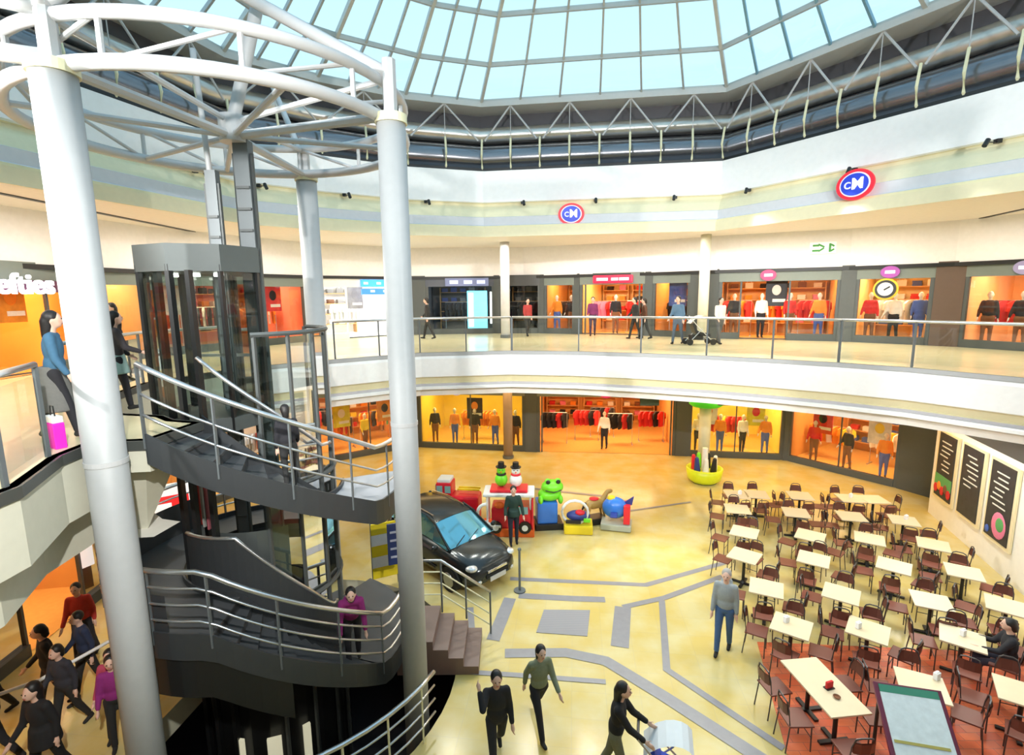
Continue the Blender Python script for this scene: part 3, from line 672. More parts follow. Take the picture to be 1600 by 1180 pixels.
gshop('G2',(-4.4,23.75),(.6,22.84),'yellow shop left of entrance',YE,WY,75,racks=1,shelf=0,posters=1,manns=5,colors=['orange','black','white','black','orange','yellow'])
gshop('G3',(1.07,22.77),(7.1,22.01),'wide ground floor store',(.72,.36,.10),WO,110,racks=4,shelf=3,posters=0,manns=1,colors=['black','white','pink','red','orange','brown'],open_door=(.04,.96),depth=6,floorc=(.8,.42,.1))
gshop('G4',(7.55,21.93),(11.4,21.24),'yellow food court window',(.92,.66,.12),WY,90,racks=1,shelf=0,posters=2,manns=4,colors=['red','white','grey','yellow','orange','green'])
gshop('G5',(11.5,21.2),(13.83,17.9),'orange corner shop',OR,WO,100,racks=2,shelf=1,posters=2,manns=3,colors=['orange','red','blue','white','black','brown','yellow'])
ushop('U0',(-11.8,5.5),(-11.8,9.9),'upper shop at left edge',(.9,.4,.1),WO,70,racks=2,shelf=2,posters=1,colors=['orange','red','black'],open_door=(.3,.7))
ushop('U1',(-11.8,10.2),(-11.6,14.0),'upper shop with white lettering',(.92,.42,.08),WO,110,racks=1,shelf=1,posters=2,colors=['orange','red','black'],open_door=(.2,.8))
ushop('U1b',(-11.6,14.1),(-11.1,16.3),'tan upper shop',(.85,.55,.25),WA,80,racks=1,shelf=1,manns=1,colors=['black','brown','white'])
ushop('U2',(-11.1,16.4),(-8.35,21.5),'red upper shop',(.85,.25,.15),WA,80,racks=3,shelf=2,posters=3,manns=1,colors=['red','white','orange','black','pink'])
ushop('U3',(-8.3,21.65),(-4.75,24.55),'blue sign upper shop',(.92,.92,.90),WW,140,racks=1,shelf=1,posters=1,colors=['white','grey','brown'],open_door=(.35,.8),headc=mat('white_header',(.9,.9,.88),.5),framec=white,floorc=(.8,.8,.76))
ushop('U4',(-4.0,24.64),(-.75,24.83),'dark grey upper shop',(.06,.07,.09),(.6,.8,1),22,racks=1,shelf=1,colors=['black','grey','blue'],headc=mat('slate_header',(.07,.08,.11),.4),floorc=(.3,.32,.34))
ushop('U5',(-.6,24.84),(1.4,24.54),'black upper shop',(.05,.05,.05),WA,14,racks=1,shelf=1,colors=['black','grey','red'],headc=mat('charcoal_header',(.05,.05,.05),.4),floorc=(.25,.24,.2))
ushop('U6',(1.5,24.49),(2.93,23.86),'narrow orange upper shop',OR,WO,120,racks=1,shelf=1,manns=2,colors=['black','orange','brown','white'])
ushop('U7',(3.06,23.79),(5.76,22.5),'red sign upper shop',(.80,.48,.16),WA,120,racks=2,shelf=2,manns=1,colors=['pink','black','white','red','orange'],open_door=(.1,.9))
ushop('U8',(5.95,22.36),(7.3,21.35),'upper shop with dark notices',OR,WO,120,racks=1,shelf=1,posters=1,colors=['black','blue','orange'])
ushop('U9',(8.1,20.74),(11.85,18.97),'wide orange upper shop',(.70,.38,.12),WO,110,racks=3,shelf=2,posters=1,manns=4,colors=['red','black','pink','orange','white','brown','red'],open_door=(.2,.6))
ushop('U10',(12.15,18.76),(13.8,17.2),'upper shop with clock disc',(.93,.62,.25),WA,110,racks=1,shelf=1,manns=3,colors=['white','red','black','blue'])
ushop('U11',(14.25,16.7),(16.3,13.1),'upper shop at right edge',(.90,.55,.30),WA,100,racks=2,shelf=1,posters=1,manns=5,colors=['red','black','white','white','black'])
# bulkheads above the shops, dark trim line, wall pieces between shops
ringb=lambda nm,prof,mt,line: ringband(nm,prof,mt,line,False)
ringb('wall_bulkhead_upper',[(-.10,7.86),(-.10,9.15)],mat('bulkhead_white',(.84,.82,.84),.55),SU)
ringb('trim_26',[(-.02,7.74),(-.14,7.74),(-.14,7.86),(-.02,7.86)],black,SU)
ringb('wall_bulkhead_ground',[(-.10,3.0),(-.10,3.75)],white,SG)
ringb('trim_27',[(-.02,2.9),(-.13,2.9),(-.13,3.0),(-.02,3.0)],black,SG)
ringb('wall_back_upper',[(.12,5.2),(.12,5.25)],dark,SU)
def pier(p0,p1,z0,z1,mt,i):
    p0=Vector(p0);p1=Vector(p1);c=(p0+p1)/2; MB().box((c.x,c.y,(z0+z1)/2),((p1-p0).length+.06,.22,z1-z0),math.atan2((p1-p0).y,(p1-p0).x)).build('wall_pier',mt,kind='structure')
for p0,p1,z in [((-4.75,23.8),(-4.35,23.75),0),((.6,22.84),(1.07,22.77),0),((7.1,22.01),(7.55,21.93),0),((11.38,21.24),(11.52,21.2),0),((13.83,17.9),(14.3,17.0),0),((-4.75,24.6),(-4,24.64),5.2),((-.78,24.83),(-.58,24.84),5.2),((1.38,24.55),(1.52,24.49),5.2),((2.9,23.9),(3.08,23.78),5.2),((5.74,22.5),(5.97,22.36),5.2),((7.28,21.37),(8.12,20.74),5.2),((11.83,18.97),(12.17,18.76),5.2),((13.8,17.2),(14.27,16.7),5.2)]:
    pier(p0,p1,z,z+(2.95 if z==0 else 2.7),dark if p0[0]!=13.8 else mat('brown_pier',(.12,.08,.06),.5),0)
b=MB(); sweep(b,[(14.3,17.0),(14.0,16.4),(13.3,15.85)],[(0,0),(0,3.75)]); b.build('wall_corner',mat('near_black_wall',(.02,.02,.022),.5),kind='structure')
# menu board wall on the right
KW=[(13.25,15.82),(11.8,11.2),(10.5,7.2),(9.6,3),(9.6,-5)]
b=MB(); sweep(b,KW,[(0,0),(0,2.95)]); b.build('wall_kiosk',mat('kiosk_white',(.92,.90,.84),.5),kind='structure')
b=MB(); sweep(b,KW,[(0,2.95),(0,3.75)]); b.build('wall_kiosk_header',dark,kind='structure')
d=(Vector(KW[1])-Vector(KW[0])).normalized(); nrm=Vector((d.y,-d.x)); yw=math.atan2(d.y,d.x)
area_lamp('kiosk_lamp',(11.0,12.6,3.6),(0,0,yw),5,.5,70,(1,.97,.9))
creamframe=mat('cream_frame',(.88,.78,.50),.45)
for i,(s_,lab) in enumerate([(.35,'menu board with green and red food picture at its foot, beside the dark corner'),(1.75,'plain black chalk menu board between the two other boards'),(3.15,'black menu board with a round pink and green picture at the right edge'),(4.55,'fourth black menu board past the right edge')]):
    if i==3: continue
    c=Vector(KW[0])+d*(s_+.55)+nrm*.04
    t=thing('menu_board',lab,'menu board',(c.x,c.y,.75),yw)
    MB().box((0,.0,1.0),(1.18,.05,2.1)).build('frame',creamframe,t)
    MB().box((0,-.03,1.02),(.98,.03,1.95)).build('black_panel',mat('chalk_black',(.03,.035,.04),.5,var=.6,scale=5),t)
    for k in range(7):
        MB().box((random.uniform(-.12,.12),-.048,1.75-k*.14),(random.uniform(.35,.75),.006,.035)).build('chalk_line',mat('chalk_white',(.75,.75,.68),.7),t)
    if i==0:
        MB().box((0,-.05,.55),(.98,.01,.35)).build('green_panel',CM['green'],t)
        for k in range(5): MB().ell((-.38+k*.19,-.055,.28+(k%2)*.1),(.11,.03,.14)).build('food_picture',[CM['red'],CM['orange'],CM['red'],CM['brown'],CM['red']][k],t)
    if i==2:
        MB().ell((.1,-.05,.45),(.3,.03,.34)).build('round_picture',CM['pink'],t); MB().ell((.18,-.07,.5),(.16,.03,.18)).build('round_picture',CM['green'],t); MB().ell((-.35,-.05,.2),(.08,.03,.1)).build('round_picture',CM['blue'],t)
# concrete columns behind the rail
for x,y,z0,z1,r,mt,lab in [(-.25,22.2,5.2,9.15,.19,palegrey,'pale concrete column on the far upper walkway left of the red sign'),(7.35,20.2,5.2,9.15,.19,mat('cream_column',(.72,.72,.60),.5),'cream column on the upper walkway beside the white stroller'),
  (-.2,21.9,0,3.75,.2,mat('brown_column',(.35,.25,.18),.5),'brown ground floor column in front of the yellow window'),(7.45,19.7,0,3.75,.22,beige,'beige ground floor column rising out of the yellow planter kiosk')]:
    t=thing('support_column',lab,'column',(x,y,z0)); MB().cone((0,0,0),r,r,z1-z0,20).build('shaft',mt,t,smooth=True); MB().cone((0,0,0),r*1.2,r*1.2,.12,20).build('base_ring',midsteel,t)

# ------------------------------------------------------------------ signs
def facing(p,n):  # matrix: x right, y up, z towards the viewer along -n (n points away from the hall)
    n=Vector((n[0],n[1],0)).normalized(); x=Vector((n.y,-n.x,0)); M=Matrix((x,Vector((0,0,1)),-n)).transposed().to_4x4(); M.translation=Vector(p); return M
def round_sign(p,n,r,label,letters=True):
    M=facing(p,n); t=thing('round_sign',label,'round sign',tuple(p))
    T=Matrix.Translation(-Vector(p))@M; E_=Matrix.Diagonal((1.22,1,1,1))
    def disc(rr,z,h,mt,nm): 
        g=MB(); g.cone((0,0,z),rr,rr,h,40); g.xf(T@E_); g.build(nm,mt,t)
    disc(r,0,.05,mat('sign_red',(.75,.02,.04),.4,emit=.35),'red_rim'); disc(r*.80,.03,.03,mat('sign_pale',(.75,.72,.85),.4,emit=.3),'pale_ring'); disc(r*.72,.05,.025,mat('sign_blue',(.02,.05,.50),.4,emit=.3),'blue_disc')
    if letters:
        text_mesh('C',r*.62,.01,T@Matrix.Translation((-.42*r,-.05*r,.09)),mat('sign_lilac',(.55,.6,.85),.4,emit=.5),'letter_c',t); text_mesh('M',r*1.0,.01,T@Matrix.Translation((.22*r,0,.09)),mat('sign_white',(.95,.95,.93),.4,emit=.8),'letter_m',t)
    return t
def seg_normal(i,poly): a=Vector(poly[i]);b=Vector(poly[i+1]);d=b-a; return Vector((-d.y,d.x)).normalized()
n7=seg_normal(6,PW); n8=seg_normal(7,PW)
round_sign((1.95,17.66-.34,9.52),n7,.34,'round red rimmed sign with blue centre on the far cove, the smaller of two')
round_sign((8.30,13.10,9.52),n8,.355,'round red rimmed sign with blue centre on the right cove, larger of two')
# small round signs on the shop headers
def header_sign(key,frac,z0,zc,label,col,r=.2):
    W,u,n,L,yaw=GS[key]; p=W(L*frac,-.12,zc); t=thing('header_sign',label,'small sign',tuple(p)); T=Matrix.Translation(-Vector(p))@facing(p,n)
    g=MB(); g.cone((0,0,0),r,r,.04,28); g.xf(T@Matrix.Diagonal((1.35,1,1,1))); g.build('disc',mat('hs_'+label[:18],col,.4,emit=.3),t)
    g=MB(); g.box((0,0,.05),(r*1.4,r*.5,.02)); g.xf(T); g.build('pale_mark',mat('hs_mark',(.85,.85,.9),.4,emit=.4),t)
RD=(.5,.03,.12); LI=(.45,.42,.6)
for key,fr,zc,lab,c in [('G2',.38,2.72,'small oval lilac sign above the yellow window',LI),('G3',.5,2.72,'small oval red sign above the wide ground floor entrance',RD),('G4',.5,2.72,'small oval lilac sign above the window behind the food court',LI),('G5',.3,2.75,'small oval lilac sign above the orange corner window',LI),
 ('U9',.42,2.42,'small oval red sign above the wide orange upper shop',RD),('U10',.45,2.42,'small oval purple sign above the shop with the clock disc',(.30,.06,.3)),('U11',.35,2.42,'small oval grey sign above the shop at the right edge',(.25,.22,.35)),('G5',.8,2.6,'small dark red sign at the right of the orange corner window',(.4,.02,.05))]:
    header_sign(key,fr,0,zc,lab,c)
W,u,n,L,yaw=GS['U7']; p=W(L*.52,-.15,2.42); t=thing('shop_sign','long red rounded sign with pale lettering over the upper shop entrance','shop sign',tuple(p)); T=Matrix.Translation(-Vector(p))@facing(p,n)
g=MB(); g.box((0,0,0),(1.75,.34,.12),bev=.05); g.xf(T); g.build('red_panel',mat('bright_red',(.85,.01,.05),.4,emit=.6),t)
for k,(x,wd) in enumerate([(-.45,.5),(.1,.3),(.5,.42)]): g=MB(); g.box((x,0,.07),(wd,.12,.02)); g.xf(T); g.build('pale_mark',mat('sign_pink',(1,.65,.7),.4,emit=.6),t)
W,u,n,L,yaw=GS['U3']; p=W(L*.66,-.16,2.2); t=thing('shop_sign','bright blue two tier sign over the white upper shop','shop sign',tuple(p)); T=Matrix.Translation(-Vector(p))@facing(p,n)
for z,h,c in ((.16,.3,(.05,.35,.95)),(-.2,.26,(.05,.22,.85))): g=MB(); g.box((0,z,0),(1.6,h,.08)); g.xf(T); g.build('blue_panel',mat('blue%.2f'%h,c,.4,emit=.7),t)
for k in range(5): g=MB(); g.box((-.6+k*.3,.16-(k%2)*.34,.05),(.2,.10,.02)); g.xf(T); g.build('pale_mark',mat('pale_blue',(.6,.8,1),.4,emit=.6),t)
W,u,n,L,yaw=GS['U4']; p=W(L*.6,-.16,2.4); t=thing('shop_sign','grey blue lit sign band over the dark upper shop','shop sign',tuple(p)); T=Matrix.Translation(-Vector(p))@facing(p,n)
g=MB(); g.box((0,0,0),(2.0,.36,.08)); g.xf(T); g.build('slate_panel',mat('slate_sign',(.12,.14,.25),.4,emit=.5),t)
for x in (-.6,.05,.65): g=MB(); g.box((x,0,.05),(.38,.16,.02)); g.xf(T); g.build('pale_mark',mat('pale_blue2',(.5,.6,.9),.4,emit=.8),t)
p=W(L*.74,.5,1.0); t=thing('glowing_display','bright cyan and white glowing display panel in the dark upper shop','display panel',tuple(p)); T=Matrix.Translation(-Vector(p))@facing(p,n)
g=MB(); g.box((0,.05,0),(.95,1.9,.1)); g.xf(T); g.build('cyan_sheet',mat('cyan_glow',(.15,.65,.95),.4,emit=1.6,var=.5,scale=3),t)
g=MB(); g.box((-.3,.1,.06),(.22,1.6,.02)); g.xf(T); g.build('white_sheet',mat('white_glow',(.9,.95,.9),.4,emit=1.5),t)
p=W(L*.97,.2,1.2); t=thing('glowing_display','narrow white glowing panel beside the far concrete column','display panel',tuple(p)); T=Matrix.Translation(-Vector(p))@facing(p,n)
g=MB(); g.box((0,0,0),(.3,1.5,.06)); g.xf(T); g.build('white_sheet',MATS['white_glow'],t)
# clock disc in U10
W,u,n,L,yaw=GS['U10']; p=W(L*.42,-.2,1.85); t=thing('round_disc','white and black round disc with yellow rim hanging over the upper shop front','hanging disc',tuple(p)); T=Matrix.Translation(-Vector(p))@facing(p,n)
for r_,z,c,nm in ((.36,0,(.75,.5,.02),'yellow_rim'),(.30,.05,(.02,.02,.02),'black_disc'),(.22,.09,(.85,.85,.85),'white_disc')):
    g=MB(); g.cone((0,0,z),r_,r_,.05,28); g.xf(T); g.build(nm,mat('disc_'+nm,c,.4,emit=.1),t)
g=MB(); g.box((.05,.03,.15),(.2,.05,.01),.6); g.xf(T); g.build('dark_mark',black,t)
# white lettering at upper left
W,u,n,L,yaw=GS['U1']; p=W(L*.60,-.28,2.15); t=thing('lettering_sign','white lettering on dark backing over the orange shop at upper left','shop lettering',tuple(p)); T=Matrix.Translation(-Vector(p))@facing(p,n)
g=MB(); g.box((.15,-.03,-.05),(2.5,.28,.04)); g.xf(T); g.build('backing',mat('plum_backing',(.10,.02,.06),.5),t)
text_mesh('lefties',.66,.03,T@Matrix.Translation((-.05,0,.03)),mat('letter_glow',(.92,.95,1),.4,emit=1.3),'letters',t)
# emergency exit sign on the upper bulkhead
p=Vector((11.0,19.1,8.5)); n_=seg_normal(7,SU); n_=Vector((n_.x,n_.y,0)); p=Vector((11.15,19.15,8.53)); t=thing('exit_sign','green and white emergency exit sign on the right upper bulkhead','exit sign',tuple(p)); T=Matrix.Translation(-p)@facing(p,n_)
g=MB(); g.box((0,0,0),(.82,.40,.05)); g.xf(T); g.build('plate',mat('exit_white',(.85,.92,.84),.4,emit=.2),t)
eg=mat('exit_green',(.05,.30,.07),.4)
for c,d_,rz in [((-.22,.09,.03),(.2,.07,.01),0),((-.22,-.09,.03),(.22,.07,.01),0),((-.05,.08,.03),(.22,.06,.01),-.5),((-.05,-.06,.03),(.2,.06,.01),.6),((.22,.0,.03),(.07,.3,.01),0),((.3,.08,.03),(.12,.06,.01),-.6),((.3,-.08,.03),(.12,.06,.01),.6)]:
    g=MB(); g.box(c,d_,rz); g.xf(T); g.build('green_mark',eg,t)
# hanging black boxes and green sign on the ground bulkhead
for x,y,lab in ((4.55,17.0,'small dark hanging sign box under the far walkway edge, left of the green sign'),(7.1,16.9,'small dark hanging sign box above the green band')):
    t=thing('hanging_sign',lab,'hanging sign',(x,y,3.45)); MB().box((0,0,0),(.62,.08,.26)).build('sign_box',mat('sign_box_dark',(.07,.10,.06),.5),t); MB().bar((0,0,.13),(0,0,.3),.012).build('hanger',steel,t)
t=thing('green_band','bright green rounded band sign wrapped round the ground floor column','green sign',(7.45,19.7,2.68)); MB().lathe([(.5,0),(.62,.08),(.62,.34),(.5,.42)],n=24).build('band',mat('bright_green',(.05,.50,.02),.4,emit=.25),t,smooth=True); MB().lathe([(.22,.02),(.22,.4)],n=16).build('collar',dark,t)
# spotlights on the cove
for i,(x,y) in enumerate([(-7.45,13.0),(-6.75,14.7),(-4.9,16.15),(-2.7,17.45),(.4,17.8),(2.75,17.5),(5.2,17.15),(7.05,16.1),(8.55,13.6),(9.9,11.2),(10.9,8.5)]):
    t=thing('spotlight','small black spotlight on the cream cove edge, %s from the left'%ORD(i),'spotlight',(x,y,9.95))
    MB().box((0,0,.02),(.10,.10,.08)).build('bracket',black,t); dv=Vector((1.5-x,8-y,0)).normalized()
    MB().bar(Vector((0,0,0)),dv*.34+Vector((0,0,-.03)),.012,n=6).build('arm',black,t); MB().bar(dv*.32+Vector((0,0,.02)),dv*.42+Vector((0,0,-.11)),.045,n=12).build('lamp_housing',black,t)
    l=bpy.data.lights.new('spot','SPOT'); l.energy=360; l.spot_size=1.35; l.spot_blend=.7; l.color=(1,.97,.86); l.shadow_soft_size=.08
    lo=bpy.data.objects.new('spot_light',l); COL.objects.link(lo); lo.location=Vector((x,y,9.95))+dv*.75+Vector((0,0,-.2)); lo.rotation_euler=(Vector((4+ (x*.3),8+(i%3),0))-lo.location).to_track_quat('-Z','Y').to_euler()

# ------------------------------------------------------------------ dining area
top_m=mat('beige_table_top',(.74,.62,.42),.35,var=.08,scale=4); seat_m=mat('reddish_seat',(.20,.06,.04),.4); back_m=mat('dark_wood_back',(.14,.05,.035),.4); chm=mat('chair_metal',(.10,.10,.105),.35,.6)
tab=thing('cafe_table','x','table')
MB().box((0,0,.735),(.66,.66,.03),bev=.006).build('tabletop',top_m,tab); MB().bar((0,0,.05),(0,0,.72),.035,n=12).build('pedestal',black,tab)
g=MB(); g.box((0,0,.03),(.52,.07,.04),bev=.01); g.box((0,0,.031),(.07,.52,.04),bev=.01); g.cone((0,0,.05),.07,.04,.05,12); g.build('cross_base',black,tab)
MB().box((0,0,.715),(.3,.3,.012)).build('mounting_plate',black,tab)
chair=thing('cafe_chair','x','chair')   # faces +Y (towards the table)
MB().box((0,0,.455),(.39,.39,.03),bev=.012).build('seat',seat_m,chair)
for sx in (-1,1):
    MB().tube([(sx*.17,.17,0),(sx*.165,.165,.44)],.011,6).build('leg',chm,chair); MB().tube([(sx*.18,-.22,0),(sx*.165,-.17,.45),(sx*.16,-.20,.70),(sx*.12,-.22,.84)],.011,6).build('leg',chm,chair)
MB().tube([(-.12,-.22,.84),(-.06,-.235,.865),(.06,-.235,.865),(.12,-.22,.84)],.013,6).build('back_frame',chm,chair)
g=MB(); pr=[(-.15,-.195),(-.07,-.225),(.07,-.225),(.15,-.195)]; g.strip([(x,y,.62) for x,y in pr],[(x,y-.02,.80) for x,y in pr]); g.strip([(x,y-.02,.62) for x,y in pr],[(x,y-.04,.80) for x,y in pr]); g.build('backrest',back_m,chair)
MB().tube([(-.165,.165,.25),(.165,.165,.25)],.008,6).build('stretcher',chm,chair)
index_children(tab); index_children(chair); used=[0,0]
def put_table(x,y,rz,label):
    global tab
    if not used[0]: used[0]=1; tab.location=(x,y,0); tab.rotation_euler=(0,0,rz); tab['label']=label; tab['group']='square cafe tables'; return tab
    return copy_tree(tab,None,(x,y,0),rz,label)
def put_chair(x,y,rz,label):
    if not used[1]: used[1]=1; chair.location=(x,y,0); chair.rotation_euler=(0,0,rz); chair['label']=label; chair['group']='cafe chairs around the tables'; return chair
    return copy_tree(chair,None,(x,y,0),rz,label)
ROWS=[[(7.0,15.6),(7.62,15.6),(8.9,15.45),(10.3,15.2),(10.95,15.1)],[(6.55,14.5),(8.1,14.2),(9.5,13.9),(10.75,13.6)],[(6.1,13.0),(7.7,12.75),(9.1,12.55),(10.45,12.2)],[(5.55,11.75),(7.1,11.55),(8.75,11.2),(10.1,10.9)],[(5.4,10.35),(6.85,10.1),(8.5,9.8),(9.85,9.6)],[(5.25,9.05),(6.6,8.9),(8.15,8.65),(9.7,8.4)],[(6.52,7.5),(7.95,7.3)],[(7.5,5.7)]]
random.seed(11)
def ringchairs(x,y,rz,rowt,colt,skip=(),near=.50):
    for k in range(4):
        if k in skip: continue
        a=rz+k*PI/2; dd=near+random.uniform(0,.10); off=random.uniform(-.08,.08)
        px_=x+math.cos(a)*dd-math.sin(a)*off; py_=y+math.sin(a)*dd+math.cos(a)*off
        aa=(math.degrees(a)+360)%360
        side='right' if aa<45 or aa>=315 else 'far' if aa<135 else 'left' if aa<225 else 'near'
        put_chair(px_,py_,a+PI/2+random.uniform(-.25,.25),'dark cafe chair at %s side of the %s table in the %s row'%(side,colt,rowt))
rown=['rearmost','second rearmost','third rearmost','fourth rearmost','fifth rearmost','first red floor','second red floor','bottom edge']
for ri,row in enumerate(ROWS):
    for ci,(x,y) in enumerate(row):
        rz=math.radians({0:-8,1:-20}.get(ri,-33)+random.uniform(-7,7)); lab='square beige cafe table, %s from the left in the %s row'%(ORD(ci),rown[ri])
        put_table(x,y,rz,lab)
        skip=[0] if (ri==0 and ci in (0,3)) else [2] if (ri==0 and ci in (1,4)) else [] if ri>3 or random.random()<.35 else [random.choice([0,1,3])]
        ringchairs(x,y,rz,rown[ri],ORD(ci),skip)
# the long table on the red floor (two pushed together)
lt_=thing('long_table','long beige dining table with a red item on it, left on the red floor','table',(4.95,7.52,0),math.radians(6))
MB().box((0,0,.735),(.66,1.25,.03),bev=.006).build('tabletop',top_m,lt_)
for s_ in (-1,1):
    MB().bar((0,s_*.32,.05),(0,s_*.32,.72),.035,n=12).build('pedestal',black,lt_); g=MB(); g.box((0,s_*.32,.03),(.5,.07,.04)); g.box((0,s_*.32,.031),(.07,.5,.04)); g.build('cross_base',black,lt_)
t=thing('menu_holder','small red menu holder standing on the long table','menu holder',(5.0,7.45,.75),.3); MB().box((0,0,.06),(.13,.04,.12),bev=.01).build('red_card',CM['red'],t); MB().box((0,0,.008),(.15,.09,.016)).build('base',black,t)
t=thing('ashtray_dish','small tan dish in front of the red menu holder','dish',(5.0,7.25,.75)); MB().lathe([(.03,0),(.055,.025),(.05,.028),(.028,.008)],n=16).build('dish_bowl',CM['brown'],t)
for k,(x,y,a,l) in enumerate([(4.35,7.85,-90,'left rear'),(4.35,7.2,-90,'left front'),(5.55,7.9,90,'right rear'),(5.6,7.2,90,'right front'),(4.85,6.6,0,'near end')]):
    put_chair(x,y,math.radians(a+random.uniform(-10,10)),'dark cafe chair at the %s of the long table on red floor'%l)
# small white things on tables
nap=mat('napkin_white',(.9,.9,.92),.6)
for k,(x,y,l) in enumerate([(5.2,9.15,'left table of the first red floor row'),(6.45,8.95,'second table of the first red floor row'),(6.85,7.62,'left table of the second red floor row'),(8.2,8.7,'third table of the first red floor row'),(7.1,15.6,'leftmost rearmost table'),(10.85,13.65,'rightmost table of the second rearmost row'),(10.35,15.25,'fourth rearmost table')]):
    t=thing('napkin_dispenser','small white napkin dispenser on the '+l,'napkin dispenser',(x,y,.75),.4); MB().box((0,0,.06),(.10,.07,.12),bev=.01).build('dispenser_body',nap,t); MB().box((0,0,.125),(.07,.03,.02)).build('napkin',white,t)
# framed board on the red floor
t=thing('menu_stand','tilted glass topped menu stand with dark red frame at bottom edge on red floor','menu stand',(5.55,6.35,0),math.radians(-14))
M0=Matrix.Translation((0,0,1.0))@Matrix.Rotation(math.radians(38),4,'X')
g=MB(); g.box((0,0,0),(.86,1.1,.05),bev=.01); g.xf(M0); g.build('frame',mat('dark_red_frame',(.16,.02,.05),.35),t)
g=MB(); g.box((0,-.03,.03),(.74,.9,.02)); g.xf(M0); g.build('pale_sheet',mat('menu_pale',(.72,.80,.82),.25,var=.15,scale=12),t)
g=MB(); g.box((0,.47,.031),(.74,.10,.022)); g.xf(M0); g.build('green_strip',mat('menu_green',(.05,.25,.16),.4),t)
g=MB(); g.box((-.02,-.18,.043),(.66,.035,.01)); g.xf(M0); g.build('gold_line',mat('gold_line',(.45,.40,.10),.4),t)
for x in (-.38,.38):
    MB().bar((x,.3,0),(x,.3,1.2),.025).build('leg',black,t); MB().bar((x,-.35,0),(x,-.35,.78),.025).build('leg',black,t)

